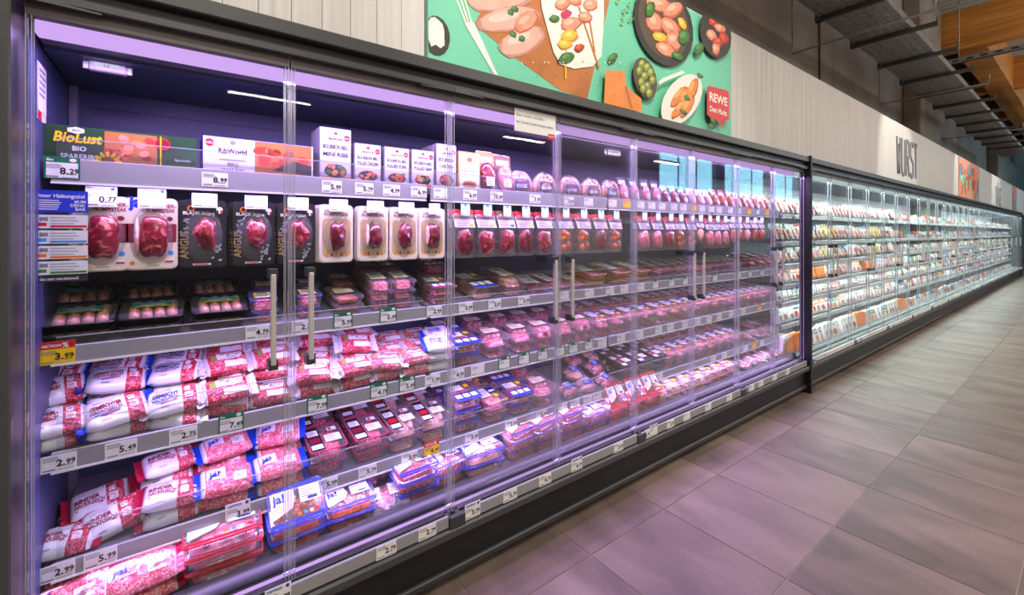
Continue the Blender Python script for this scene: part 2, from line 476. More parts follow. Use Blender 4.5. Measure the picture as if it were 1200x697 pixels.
def ob(name, me, parent=None, mx=None, kind=None):
    if isinstance(me, MB): me = me.mesh(name)
    o = bpy.data.objects.new(name, me); col.objects.link(o)
    if parent: o.parent = parent
    if mx is not None: o.matrix_local = mx
    if kind: o['kind'] = kind
    return o
def empty(name, loc=(0, 0, 0)):
    o = bpy.data.objects.new(name, None); col.objects.link(o); o.location = loc; o.empty_display_size = .05
    return o
def tag(o, label, cat, group=None):
    o['label'] = label; o['category'] = cat
    if group: o['group'] = group
    return o
T = Matrix.Translation
ORD = ['zeroth', 'first', 'second', 'third', 'fourth', 'fifth', 'sixth', 'seventh', 'eighth', 'ninth', 'tenth', 'eleventh', 'twelfth',
       'thirteenth', 'fourteenth', 'fifteenth', 'sixteenth', 'seventeenth', 'eighteenth', 'nineteenth', 'twentieth', 'twenty-first', 'twenty-second', 'twenty-third', 'twenty-fourth', 'twenty-fifth', 'twenty-sixth', 'twenty-seventh', 'twenty-eighth', 'twenty-ninth', 'thirtieth'] + ['thirty-' + q for q in ('first', 'second', 'third', 'fourth', 'fifth', 'sixth', 'seventh', 'eighth', 'ninth')]

# ================================================================== SETTING
XA, XB, YA, YW = -4.0, 40.0, -9.0, 2.52
ZC = 6.6
# floor: grout bed, tiles one by one where they can be picked apart, the rest joined
fl = ob('floor', MB().box(XA, YA, -.12, XB, YW, -.004, 'grout'), kind='structure')
TX, TY, TX0, TY0 = .574, .609, 1.538, 1.4275
tile_me = MB().bbox(-TX / 2 + .0022, -TY / 2 + .0022, -.004, TX / 2 - .0022, TY / 2 - .0022, .0, 'floor_tile', .0006).mesh('tile')
rest = MB()
for i in range(-10, 67):
    for j in range(-17, 3):
        cx, cy = TX0 + TX * (i + .5), TY0 + TY * (j - .5)
        if cy + TY / 2 > YW + .35: continue
        if -0.6 < cx < 13.5 and -.5 < cy < 1.8:
            ob('tile', tile_me, fl, T((cx, cy, 0)))
        elif cx < XB and cx > XA and cy > YA:
            rest.box(cx - TX / 2 + .0022, cy - TY / 2 + .0022, -.004, cx + TX / 2 - .0022, cy + TY / 2 - .0022, 0, 'floor_tile')
ob('tiles_beyond', rest, fl, kind='stuff')
# concrete wall behind the fridges, with cast joints and columns
wb = ob('wall_back', MB().box(XA, YW, 0, XB, YW + .2, ZC, 'concrete'), kind='structure')
xs = [-4.0] + [S(px, YW) for px in (700, 974, 1060, 1121, 1156)] + [40.0]
for a, b in zip(xs[:-1], xs[1:]):
    for z0, z1 in ((2.1, 4.9), (4.92, ZC)):
        ob('concrete_panel', MB().bbox(a + .012, YW - .03, z0, b - .012, YW, z1, 'concrete', .008), wb)
for px0, px1 in ((1079, 1103), (1170, 1183)):
    a, b = S(px0, 2.2), S(px1, 2.2)
    ob('column', MB().bbox(a, 2.2, 0, b, YW - .03, ZC, 'concrete_column', .02), wb)
holes = [(930, 80), (985, 95), (1010, 60), (1040, 130), (1004, 30)]
for px, py in holes:
    a, z = S(px, YW - .03), ZK(px, py, YW - .03)
    ob('tie_hole', MB().loft([[(a + .02 * math.cos(t), YW - .031 - d, z + .02 * math.sin(t)) for t in [k * math.pi / 4 for k in range(8)]] for d in (0, .002)], 'frame_black'), wb)
# ceiling: trapezoid sheet, glulam beams
ce = ob('ceiling', MB().box(XA, YA, ZC, XB, YW + .2, ZC + .2, 'corrugated'), kind='structure')
rb = MB(); x = 9.0
while x < 34:
    rb.add([(x, -4, ZC), (x + .04, -4, ZC - .06), (x + .13, -4, ZC - .06), (x + .17, -4, ZC), (x, YW, ZC), (x + .04, YW, ZC - .06), (x + .13, YW, ZC - .06), (x + .17, YW, ZC)],
           [(0, 1, 5, 4), (1, 2, 6, 5), (2, 3, 7, 6)], 'corrugated'); x += .25
ob('corrugation', rb, ce, kind='stuff')
zb = ZK(1105, 63, 2.2)
for i, x in enumerate((-1.0, 4.0, 9.3, S(1105, 2.2), S(1105, 2.2) + 5.0, S(1105, 2.2) + 10)):
    o = ob('roof_beam', MB().bbox(x, YA, zb, x + .24, 2.3, ZC - .02, 'glulam', .01), ce)
ob('edge_beam', MB().bbox(S(1105, 2.2) + .25, 1.5, zb - .02, XB, 2.0, ZC - .02, 'glulam', .01), ce)
# opposite side: wall with a high band of windows, open to the daylight
wo = MB(); WX = [(18, 23), (24, 29), (30, 36)]
wo.box(XA, YA - .2, 0, XB, YA, 3.6, 'hall_white'); wo.box(XA, YA - .2, 5.4, XB, YA, ZC, 'hall_white')
e = [XA] + [q for p in WX for q in p] + [XB]
for a, b in zip(e[::2], e[1::2]): wo.box(a, YA - .2, 3.6, b, YA, 5.4, 'hall_white')
ob('wall_front', wo, kind='structure')
for k, (a, b) in enumerate(WX):
    wn = ob('window_%d' % (k + 1), MB().box(a, YA - .13, 3.6, b, YA - .07, 3.66, 'window_frame').box(a, YA - .13, 5.34, b, YA - .07, 5.4, 'window_frame')
            .box(a, YA - .13, 3.66, a + .06, YA - .07, 5.34, 'window_frame').box(b - .06, YA - .13, 3.66, b, YA - .07, 5.34, 'window_frame'), kind='structure')
    for q in range(3):
        c0 = a + .06 + (b - a - .12) / 3 * q; c1 = c0 + (b - a - .12) / 3
        ob('pane', MB().box(c0 + .02, YA - .105, 3.67, c1 - .02, YA - .095, 5.33, 'door_glass'), wn)
        if q: ob('mullion', MB().box(c0 - .02, YA - .13, 3.66, c0 + .02, YA - .07, 5.34, 'window_frame'), wn)
ob('wall_left', MB().box(XA - .2, YA, 0, XA, YW, ZC, 'hall_white'), kind='structure')
ob('wall_right', MB().box(XB, YA, 0, XB + .2, YW, ZC, 'hall_white'), kind='structure')

# white fascia above the fridges: narrow planks near the camera, wide boards beyond
YP = 1.72
ZP0, ZP1 = 2.19, 1.5 + .542 * YP / CT
fa = ob('trim_1', MB().box(-1.2, YP + .02, ZP0, 32, YP + .06, ZP1, 'panel_white'), kind='structure')
BN0, BN1 = S(500, YP), S(855, YP)
def planks(x0, x1, wd):
    n = max(1, round((x1 - x0) / wd)); wd = (x1 - x0) / n
    me = MB().bbox(-wd / 2 + .0008, 0, 0, wd / 2 - .0008, .02, ZP1 - ZP0, 'panel_plank', .0012).mesh('plank')
    for k in range(n): ob('plank', me, fa, T((x0 + wd * (k + .5), YP, ZP0)))
planks(-.6, BN0 - .01, .104)
planks(BN1 + .01, 5.3, .104)
bx = [5.3] + [S(p, YP) for p in (1067, 1099, 1122)]
for a, b in zip(bx[:-1], bx[1:]): planks(a, b, b - a)
a = bx[-1]
while a < 31:
    planks(a, a + 2.4, 2.4); a += 2.4
# cap strip and the fascia's return to the wall
ob('trim_2', MB().box(-1.2, YP, ZP1, 32, YP + .07, ZP1 + .012, 'panel_white'), kind='structure')

# ------------------------------------------------------------------ banner and lettering
def on_fascia(y):
    return lambda u, v, h: (u, y - h * 2.5, v)
bn = empty('food_banner', ((BN0 + BN1) / 2, YP - .012, ZP0))
tag(bn, 'green food photo banner with raw meat plates above the meat fridge', 'banner')
inv = T((-(BN0 + BN1) / 2, -(YP - .012), -ZP0))
ob('banner_sheet', MB().box(BN0, YP - .012, ZP0 + .02, BN1, YP - .001, ZP1 - .004, 'banner_teal'), bn, inv)
plain('art_wood', srgb(188, 112, 52), .5, var=.18, scale=9); plain('art_pork', srgb(240, 178, 160), .5, var=.12, scale=10)
plain('art_white', srgb(244, 238, 226), .5); plain('art_dark', srgb(48, 44, 42), .5, var=.3, scale=20)
plain('art_orange', srgb(236, 140, 66), .5, var=.14, scale=14); plain('art_flesh', srgb(240, 150, 120), .5, var=.18, scale=18)
plain('art_red', srgb(205, 60, 40), .5, var=.2, scale=20); plain('art_olive', srgb(138, 150, 62), .5); plain('art_herb', srgb(62, 118, 48), .5)
plain('art_yellow', srgb(244, 190, 48), .5); plain('art_brown_bowl', srgb(88, 72, 58), .5); plain('rewe_red', srgb(214, 12, 40), .4)  # includes the dark brown of the printed bowls
YN = YP - .012
def art(mb, pts, mat):
    c = [(S(x, YN), ZK(x, y, YN)) for x, y in pts]
    # keep inside the sheet
    mb.poly([(min(max(u, BN0 + .002), BN1 - .002), min(max(v, ZP0 + .022), ZP1 - .006)) for u, v in c], mat)
SH_ = {'art_pork': ((206, 140, 124), (250, 208, 194)), 'art_flesh': ((196, 96, 72), (252, 190, 162)), 'art_orange': ((186, 92, 36), (250, 178, 104)), 'art_red': ((140, 34, 28), (232, 104, 76)), 'art_olive': ((88, 98, 36), (190, 198, 110)), 'art_yellow': ((206, 140, 24), (252, 218, 110)), 'art_herb': ((34, 76, 30), (98, 152, 70))}
for k_, (d_, l_) in SH_.items(): plain(k_ + '_deep', srgb(*d_), .5, var=.15, scale=20); plain(k_ + '_pale', srgb(*l_), .5, var=.1, scale=20)
def art_el(mb, cx, cy, rx, ry, mat, rot=0, n=16, wob=0.0):
    if mat in SH_ and min(rx, ry) > 2.2:
        art_one(mb, cx + .6, cy + .9, rx * 1.05, ry * 1.05, mat + '_deep', rot, n, wob)
        art_one(mb, cx, cy, rx * .94, ry * .92, mat, rot, n, wob)
        art_one(mb, cx - rx * .12, cy - ry * .2, rx * .5, ry * .42, mat + '_pale', rot, 9, .2)
    else: art_one(mb, cx, cy, rx, ry, mat, rot, n, wob)
def art_one(mb, cx, cy, rx, ry, mat, rot=0, n=16, wob=0.0):
    r_ = random.Random(int(cx * 7 + cy)); c, s_ = math.cos(R(rot)), math.sin(R(rot)); P = []
    for k in range(n):
        a = 2 * math.pi * k / n; q = 1 + wob * r_.uniform(-1, 1)
        P.append((cx + q * (c * rx * math.cos(a) - s_ * ry * math.sin(a)), cy + q * (s_ * rx * math.cos(a) + c * ry * math.sin(a))))
    art(mb, P, mat)
b = MB(on_fascia(YN))
art(b, [(556, 28), (604, 68), (655, 105), (688, 117), (722, -60), (600, -60)], 'art_wood')
art_el(b, 511, 42, 16, 24, 'art_dark', -10); art_el(b, 510, 38, 11, 18, 'art_white', -10, 14, .2)
for q in range(3): art(b, [(532 + 5 * q, -6), (534 + 5 * q, -6), (548 + 3 * q, 30), (546 + 3 * q, 30)], 'art_white')
art(b, [(544, 28), (555, 26), (583, 88), (579, 88)], 'steel')
art_el(b, 585, -4, 38, 16, 'art_pork', -8, 16, .06); art_el(b, 595, 22, 36, 14, 'art_pork', -10, 16, .06)
art_el(b, 610, 48, 27, 15, 'art_pork', -25, 16, .06); art_el(b, 616, 25, 16, 10, 'art_flesh', -40, 12, .1)
for x, y in ((597, 14), (602, 10), (611, 45), (600, 40)): art_el(b, x, y, 4, 3, 'art_herb', 20, 8, .3)
art(b, [(630, -40), (634, 10), (648, 62), (656, 76), (672, 81), (694, 78), (704, 66), (707, 20), (706, -40)], 'art_white')
art(b, [(661, 30), (663, 30), (663, 93), (661, 93)], 'art_yellow'); art(b, [(676, 8), (678, 8), (702, 80), (700, 82)], 'art_wood'); art(b, [(684, -5), (686, -5), (697, 62), (695, 62)], 'art_wood')
for x, y, r_, m in ((658, 4, 10, 'art_flesh'), (672, 0, 9, 'art_flesh'), (667, 28, 12, 'art_flesh'), (690, 6, 9, 'art_flesh'), (684, 20, 8, 'art_flesh'), (662, 17, 7, 'magenta_ink'), (666, 42, 10, 'art_yellow'), (660, 52, 8, 'art_yellow'), (677, 56, 6, 'art_red'), (648, 22, 6, 'art_herb'), (662, 68, 9, 'art_herb')):
    art_el(b, x, y, r_, r_ * .7, m, x * 13 % 50 - 25, 10, .15)
art_el(b, 716, 68, 7, 4, 'art_herb', -50, 8); 
for k in range(26): art_el(b, 610 + (k * 37) % 120 + (k % 3) * 3, 66 + (k * 23) % 36 if k % 2 else 74 + (k * 11) % 22, .9, .9, 'wine_ink' if k % 2 else 'art_white', 0, 5)
for k in range(10): art_el(b, 722 + (k * 7) % 22, 2 + (k * 11) % 26, 2, 1.6, 'art_olive', 0, 6)
art_el(b, 775, 30, 33, 50, 'art_dark', -18, 22); art_el(b, 775, 28, 28, 43, 'art_brown_bowl', -18, 20)
for x, y, rx, ry, m, ro in ((768, 5, 14, 9, 'art_flesh', 20), (785, 12, 12, 8, 'art_flesh', -30), (764, 26, 12, 9, 'art_flesh', 60), (782, 32, 13, 8, 'art_flesh', 40), (770, 44, 9, 5, 'art_yellow', 20), (786, 48, 9, 11, 'art_flesh', -20), (776, 58, 12, 7, 'art_flesh', 30), (796, 28, 8, 4, 'art_yellow', 60), (798, 44, 7, 9, 'art_herb', 10), (790, 66, 8, 4, 'art_herb', 30), (758, 12, 5, 9, 'art_herb', 10)):
    art_el(b, x, y, rx, ry, m, ro, 12, .12)
art_el(b, 835, 40, 18, 30, 'art_dark', -12, 18)
for x, y, m in ((832, 26, 'art_red'), (840, 34, 'art_flesh'), (830, 42, 'art_flesh'), (838, 50, 'art_red'), (835, 58, 'art_flesh'), (844, 45, 'art_red')): art_el(b, x, y, 7, 5, m, x * 7 % 90, 9, .2)
art_el(b, 815, 58, 5, 8, 'art_herb', 25, 8)
art_el(b, 752, 93, 13, 25, 'art_brown_bowl', -14, 16)
for x, y in ((748, 76), (754, 80), (745, 84), (751, 90), (758, 86), (747, 97), (754, 102), (760, 95), (756, 110), (749, 105)): art_el(b, x, y, 4, 5.5, 'art_olive', 15, 9)
art(b, [(767, 97), (772, 93), (795, 84), (798, 87), (774, 97), (768, 101)], 'art_white')
art(b, [(705, 84), (727, 85), (729, 103), (747, 117), (747, 133), (703, 122)], 'art_orange'); art(b, [(727, 103), (730, 103), (737, 129), (733, 128)], 'art_wood')
art_el(b, 794, 118, 20, 33, 'art_white', 32, 20)
for x, y, ro in ((790, 114, 35), (797, 116, 25), (806, 106, 20), (792, 128, 45), (800, 126, 30)): art_el(b, x, y, 5, 15, 'art_orange', ro, 10, .08)
for x, y in ((800, 116), (795, 132), (815, 90), (828, 148), (830, 142)): art_el(b, x, y, 4, 2.5, 'art_herb', 40, 7, .3)
art(b, [(825, 102), (846, 107), (849, 110), (849, 140), (846, 143), (840, 143), (843, 152), (834, 142), (826, 138), (823, 135), (823, 104)], 'rewe_red')
z1, z2 = ZK(836, 122, YN), ZK(836, 134, YN)
b.text('REWE', S(826, YN), z1, .085, 'art_white', 'l', S(847, YN) - S(826, YN), .03); b.text('Dein Markt', S(826.5, YN), z2, .055, 'art_white', 'l', S(846.5, YN) - S(826.5, YN), .02)
ob('banner_print', b, bn, inv)

sg = empty('wall_lettering', (S(1050, YP), YP, 2.4)); tag(sg, 'tall dark WURST lettering on the white fascia', 'sign')
zz0 = ZK(1062, 206, YP); hh = ZK(1062, 165, YP) - zz0
lx = [S(p, YP) for p in (1050.5, 1056.3, 1061.6, 1066.5, 1071.0, 1075.5)]
STROKE = {'W': [[(0, 1), (.25, 0), (.5, .8), (.75, 0), (1, 1)]], 'U': [[(0, 1), (0, .12), (.25, 0), (.75, 0), (1, .12), (1, 1)]], 'R': [[(0, 0), (0, 1), (.75, 1), (1, .9), (1, .62), (.75, .52), (0, .52)], [(.45, .52), (1, 0)]],
          'S': [[(1, .88), (.75, 1), (.25, 1), (0, .88), (0, .64), (.25, .54), (.75, .46), (1, .36), (1, .12), (.75, 0), (.25, 0), (0, .12)]], 'T': [[(0, 1), (1, 1)], [(.5, 1), (.5, 0)]]}
for i, ch in enumerate('WURST'):
    wd = (lx[i + 1] - lx[i]) * .66; m_ = MB()
    for st in STROKE[ch]:
        for (xa, za), (xb, zb2) in zip(st[:-1], st[1:]):
            x_a, x_b, z_a, z_b = lx[i] + wd * xa, lx[i] + wd * xb, zz0 + hh * za, zz0 + hh * zb2
            d = math.hypot(x_b - x_a, z_b - z_a); nx, nz = -(z_b - z_a) / d * .022, (x_b - x_a) / d * .018
            q = [(x_a + nx, z_a + nz), (x_a - nx, z_a - nz), (x_b - nx, z_b - nz), (x_b + nx, z_b + nz)]
            m_.loft([[(x, YP - .012, z) for x, z in q], [(x, YP - .001, z) for x, z in q]], 'grey_ink', smooth=False)
    ob('letter', m_, sg, T((-S(1050, YP), -YP, -2.4)))
# smaller lettering and food photos further along
def small_banner(px0, px1, seed, label):
    a, c = S(px0, YP), S(px1, YP)
    e_ = empty('food_photo_panel', (a, YP - .01, ZP0)); tag(e_, label, 'banner')
    ob('banner_sheet', MB().box(0, 0, .03, c - a, .009, ZP1 - ZP0 - .004, 'art_flesh'), e_)
    p_ = MB(lambda u, v, h: (u, -h, v)); r_ = random.Random(seed)
    for k in range(60):
        p_.disc(r_.uniform(.12, c - a - .12), r_.uniform(.14, ZP1 - ZP0 - .16), r_.uniform(.05, .12), r_.uniform(.08, .2), r_.choice(['art_red', 'art_flesh', 'art_orange', 'art_red', 'banner_teal', 'art_white', 'art_wood', 'sky_ink']), 9, r_.uniform(0, 3))
    ob('banner_print', p_, e_)
small_banner(1123, 1147, 3, 'food photo panel with red sausages beyond the WURST lettering')
small_banner(1186, 1191, 5, 'small food photo panel at the far end of the fascia')
o = tag(ob('wall_lettering', MB(lambda u, v, h: (u, YP - .004 - h, v)).text('KÄSE', S(1167, YP), ZK(1170, 241, YP), .75, 'grey_ink', 'l', S(1173, YP) - S(1167, YP))), 'narrow dark lettering on the fascia far along the aisle', 'sign')

# ------------------------------------------------------------------ cable tray on brackets
ZT = 4.0
ta, tb = 1.38, 1.96
ct = empty('cable_tray', (5.0, ta, ZT)); tag(ct, 'long galvanised cable tray running above the white fascia', 'cable tray')
iv = T((-5.0, -ta, -ZT))
for k in range(16):
    x0 = 2.4 + 1.207 * k; x1 = x0 + 1.195
    m_ = MB().box(x0, ta, ZT, x1, ta + .02, ZT + .085, 'galvanised').box(x0, tb - .02, ZT, x1, tb, ZT + .085, 'galvanised')
    n = 13
    for q in range(n):
        y0 = ta + .02 + (tb - ta - .04) * q / n
        m_.box(x0, y0, ZT + (.004 if q % 2 else .012), x1, y0 + (tb - ta - .04) / n, ZT + .016, 'galvanised')
    ob('tray_section', m_, ct, iv)
for k in range(12):
    x = 5.95 + 1.207 * k
    br = empty('tray_bracket', (x, ta, ZT - .05)); tag(br, 'dark steel bracket under the cable tray, %s from the near end' % ORD[k + 1], 'bracket', 'cable tray brackets')
    ob('arm', MB().box(-.02, 1.15 - ta, 0, .02, 2.0 - ta, .05, 'bracket_steel').box(-.02, 1.15 - ta, .05, .02, 1.16 - ta, .10, 'bracket_steel'), br)
    ob('clamp', MB().box(-.03, 1.93 - ta, .0, .03, 2.0 - ta, .13, 'bracket_steel'), br)
    if k in (0, 3, 7):
        ob('conduit', MB().tube([(.15, 2.3 - ta, .6), (.15, 2.3 - ta, -.22), (.15, 1.0 - ta, -.20), (.15, 1.0 - ta, -.08)], .014, 'galvanised'), br)
for k, px in enumerate((961, 1078)):
    x = S(px, YW - .05)
    tag(ob('wall_conduit', MB().tube([(x, YW - .045, 3.0), (x, YW - .045, 6.3)], .014, 'bracket_steel')), ['thin dark conduit pipe on the concrete wall near the tray', 'thin dark conduit pipe beside the concrete column'][k], 'pipe')
# perforated lighting rail crossing under the beams
lr = empty('lighting_rail', (12.5, 1.0, 4.9)); tag(lr, 'perforated grey metal rail hanging across the aisle under the beam', 'rail')
ob('channel', MB().box(-.03, -4, 0, .03, .9, .012, 'galvanised').box(-.03, -4, 0, -.02, .9, .10, 'galvanised').box(.02, -4, 0, .03, .9, .10, 'galvanised'), lr)
sl = MB().box(-.0315, -.05, .03, -.0295, .05, .06, 'frame_black').mesh('slot')
for k in range(14): ob('slot', sl, lr, T((0, .75 - k * .2, .01)))
for yy in (.7, -2.0): ob('hanger', MB().tube([(0, yy, .1), (0, yy, 1.6)], .01, 'galvanised'), lr)
tag(ob('round_duct', MB().tube([(18.6, .75, 5.0), (32, .75, 5.0)], .22, 'hall_white', 12)), 'pale round air duct under the roof past the rail', 'duct')

# ------------------------------------------------------------------ ceiling luminaires of the sales floor (they light the aisle and mirror in the doors)
lum_body = MB().bbox(-.75, -.09, 0, .75, .09, .07, 'hall_white', .01).mesh('housing')
lum_diff = MB().box(-.73, -.075, -.008, .73, .075, 0, 'lamp_glow').mesh('diffuser')
n_l = 0; lum_n = {}; sp_n = 0
def luminaire(x, y, z, power, rot=0.0, c=(1.0, .93, .84)):
    global n_l
    n_l += 1; lum_n[y] = lum_n.get(y, 0) + 1
    e_ = empty('ceiling_luminaire', (x, y, z)); e_.rotation_euler = (0, 0, rot)
    tag(e_, 'white ceiling luminaire, %s in the %s row over the sales floor' % (ORD[lum_n[y]], {-1.0: 'near', -3.75: 'middle', -6.6: 'far'}[y]), 'ceiling light', 'sales floor luminaires')
    ob('housing', lum_body, e_); ob('diffuser', lum_diff, e_)
    for q in (-.6, .6): ob('suspension', MB().tube([(q, 0, .07), (q, 0, ZC - .07 - z)], .004, 'steel', 4), e_)
    area_light('luminaire_light', (0, 0, -.012), 1.46, .15, power, c, 0.0, e_)
    area_light('added_uplight', (0, 0, .085), 1.40, .10, power * 1.5, c, math.pi, e_)  # added upward fill to brighten the beams and the concrete wall
for x in (-2.6, .6, 3.8, 7.0, 10.2, 13.4, 18.0, 23.0): luminaire(x, -1.0, 4.4, 38)
for x in (-.2, 5.0, 10.0, 16.0, 24.0): luminaire(x, -3.75, 4.2, 56)
for x in (1.5, 8.0, 15.0): luminaire(x, -6.6, 4.2, 56)
# track spots aimed at the fascia
def spot(x, y, z, tx, tz, power, ang, blend=.5):
    global sp_n
    sp_n += 1
    e_ = empty('track_spotlight', (x, y, z)); tag(e_, 'small track spotlight aimed at the white fascia, %s built' % ORD[sp_n] if False else 'small dark track spotlight, %s along the white fascia' % ORD[sorted(q[0] for q in SP).index(x) + 1], 'spotlight', 'fascia spotlights')
    d = Vector((tx - x, YP - y, tz - z)).normalized(); q = d.to_track_quat('-Z', 'Y')
    e_.rotation_mode = 'QUATERNION'; e_.rotation_quaternion = q
    ob('lamp_head', MB().tube([(0, 0, .02), (0, 0, .2)], .06, 'frame_dark', 12).tube([(0, 0, .2), (0, 0, .26)], .03, 'frame_dark', 8), e_)
    ob('lens', MB().tube([(0, 0, .012), (0, 0, .02)], .052, 'lamp_glow', 12), e_)
    l = bpy.data.lights.new('spot_light', 'SPOT'); l.energy = power; l.spot_size = R(ang); l.spot_blend = blend; l.color = (1.0, .95, .88); l.shadow_soft_size = .04
    o_ = bpy.data.objects.new('spot_light', l); col.objects.link(o_); o_.parent = e_
SP = ((1.6, 0.1, 4.3, 2.0, 2.75, 210, 70), (7.7, .2, 4.3, 8.1, 2.55, 200, 50), (12.6, .2, 4.3, 13.0, 2.6, 170, 50), (17.5, .2, 4.3, 18, 2.6, 150, 50), (-.4, .1, 4.3, -.2, 2.7, 150, 60))
for a_ in SP: spot(*a_)

# ================================================================== FRIDGES
plain('door_top_band', (.16, .145, .15), .4)
SHELVES = [('top shelf', 1.653, 1.726, 0.0), ('second shelf', 1.1035, 1.157, 13.0), ('third shelf', .780, .839, 10.0), ('fourth shelf', .453, .5036, 10.0)]
LIPS = {'top shelf': 1.79, 'second shelf': 1.182, 'third shelf': .9386, 'fourth shelf': .593}
def tilted(y0, z0, t): return T((0, y0, z0)) @ Matrix.Rotation(R(t), 4, 'X')

def fridge(name, label, x0, ndoor, shelves, lips, back_mat, led_mat, inner_mat, rail_mat, left_panel, right_panel, hooks):
    x1 = x0 + DW * ndoor; cx = (x0 + x1) / 2
    fr = empty(name, (cx, YG, 0)); tag(fr, label, 'display fridge')
    iv = T((-cx, -YG, 0))
    P = lambda n, mb, par=fr: ob(n, mb, par, iv if par is fr else None)
    P('back_panel', MB().box(x0, YB, .30, x1, YB + .04, 2.12, back_mat))
    # perforated air slots along the top of the back panel
    sl = MB(); x = x0 + .05
    while x < min(x1 - .05, x0 + 5): sl.box(x, YB - .0015, 1.985, x + .018, YB, 1.990, 'frame_black'); x += .026
    P('air_slots', sl)['kind'] = 'stuff'
    P('canopy_ceiling', MB().box(x0, 1.895, 2.05, x1, YB, 2.10, inner_mat))
    P('air_grille', MB().box(x0, 1.805, 2.062, x1, 1.892, 2.09, 'interior_light'))
    P('canopy_led', MB().bbox(x0 + .005, 1.755, 2.050, x1 - .005, 1.802, 2.090, led_mat, .004))
    P('header_fascia', MB().bbox(x0 - .05, 1.635, 2.163, x1 + .05, YB + .04, 2.212, 'frame_grey', .004))
    P('header_slot', MB().box(x0 - .03, 1.668, 2.120, x1 + .03, YB + .04, 2.163, 'frame_black'))
    P('header_rail', MB().bbox(x0 - .03, 1.648, 2.103, x1 + .03, 1.715, 2.128, 'frame_grey', .003))
    P('header_back', MB().box(x0, 1.715, 2.108, x1, YB, 2.12, 'frame_dark'))
    # base
    P('base_deck', MB().box(x0, 1.80, .27, x1, YB, .30, 'shelf_metal'))
    P('sill', MB().bbox(x0 - .02, 1.655, .262, x1 + .02, 1.80, .286, 'frame_dark', .004))
    P('sill_glow_strip', MB().bbox(x0, 1.732, .286, x1, 1.745, .294, led_mat, .002))  # added glowing strip in place of the glass-edge highlight
    P('deck_front', MB().bbox(x0, 1.768, .286, x1, 1.80, .340, 'frame_dark', .004))
    P('bumper', MB().bbox(x0 - .03, 1.632, .215, x1 + .03, 1.70, .258, 'frame_grey', .008))
    P('kick_panel', MB().box(x0 - .02, 1.672, .075, x1 + .02, 2.3, .215, 'frame_black'))
    P('plinth', MB().bbox(x0 - .02, 1.655, .045, x1 + .02, 1.70, .075, 'frame_dark', .006))
    P('plinth_foot', MB().box(x0, 1.72, 0, x1, 2.25, .045, 'frame_black'))
    for k in range(0, ndoor, 2):
        a, b2 = x0 + DW * k, x0 + DW * min(k + 2, ndoor)
        P('base_price_rail', MB().bbox(a + .05, 1.644, .264, b2 - .03, 1.656, .312, rail_mat, .002))
        P('rail_joint_cover', MB().bbox(a - .028, 1.636, .240, a + .048, 1.66, .306, 'frame_dark', .003))
    if left_panel:
        P('end_panel', MB().bbox(x0 - .07, 1.628, 0, x0 - .012, YB + .04, 2.215, 'frame_grey', .004))
        P('end_panel_liner', MB().box(x0 - .012, 1.76, .30, x0 - .006, YB, 2.06, 'interior'))
        P('liner_post', MB().bbox(x0 - .006, 2.30, .30, x0 + .02, YB, 2.05, 'interior_light', .004))
    if right_panel == 'glass':
        P('glass_divider', MB().box(x1 - .004, 1.74, .30, x1 + .004, YB, 2.05, 'door_glass'))
        P('divider_post', MB().bbox(x1 + .006, 1.622, 0, x1 + .04, 1.72, 2.222, 'frame_black', .003))
    elif right_panel == 'solid':
        P('far_end_panel', MB().box(x1, 1.64, 0, x1 + .05, YB + .04, 2.2, 'frame_dark'))
    # shelves, one module for every two doors
    for nm, zb_, zt, tl in shelves:
        for k in range(0, ndoor, 2):
            a, b2 = x0 + DW * k + (.012 if k else .016), x0 + DW * min(k + 2, ndoor) - .012
            h_ = bool(tl)
            sh = ob('shelf', MB().bbox(a, .012, -.012, b2, .445, 0, 'shelf_metal', .002).box(a, .012, -.03, b2, .03, -.012, 'shelf_metal'), fr, iv @ tilted(YF, zt - .012, tl))
            un = tilted(YF, zt - .012, tl).inverted()
            ob('price_rail', MB().bbox(a, YF - .008, zb_, b2, YF + .004, zt, rail_mat, .002), sh, un)
            ob('rail_edge', MB().box(a, YF - .011, zb_ - .004, b2, YF + .002, zb_ + .002, 'white'), sh, un)
            zl = lips.get(nm)
            if zl:
                ob('front_lip', MB().box(a + .01, YF + .004, zt, b2 - .01, YF + .007, zl, 'acrylic'), sh, un)
                ob('lip_edge', MB().box(a + .01, YF + .003, zl, b2 - .01, YF + .008, zl + .003, 'acrylic_edge'), sh, un)
    # hook bars
    if hooks:
        for k in range(0, ndoor, 2):
            P('hook_bar', MB().box(x0 + DW * k + .02, 2.20, 1.575, x0 + DW * (k + 2) - .02, 2.22, 1.60, 'shelf_metal'))
    # doors
    pw = DW - .006
    pane = MB().box(-pw / 2 + .003, -.010, .305, pw / 2 - .003, .012, 2.10, 'door_glass').mesh('door')
    prof = MB()
    for sx in (0, .0108):
        for yy in (-.0125, .0115): prof.box(sx, yy, .300, sx + .0025, yy + .003, 2.104, 'acrylic_edge')
    prof = prof.mesh('edge_profile')
    cap = MB().prism([(-.16, .0), (-.15, -.022), (.002, -.03), (.002, .0)], 0, .022, 'frame_grey').mesh('hinge_cap')
    bar = MB().bbox(-.008, -.012, -.15, .008, .004, .15, 'aluminium', .003).mesh('grip')
    hb = MB().prism([(-.014, -.014), (.014, -.014), (.014, .03), (-.014, .03)], -.016, .016, 'frame_dark').mesh('handle_mount')
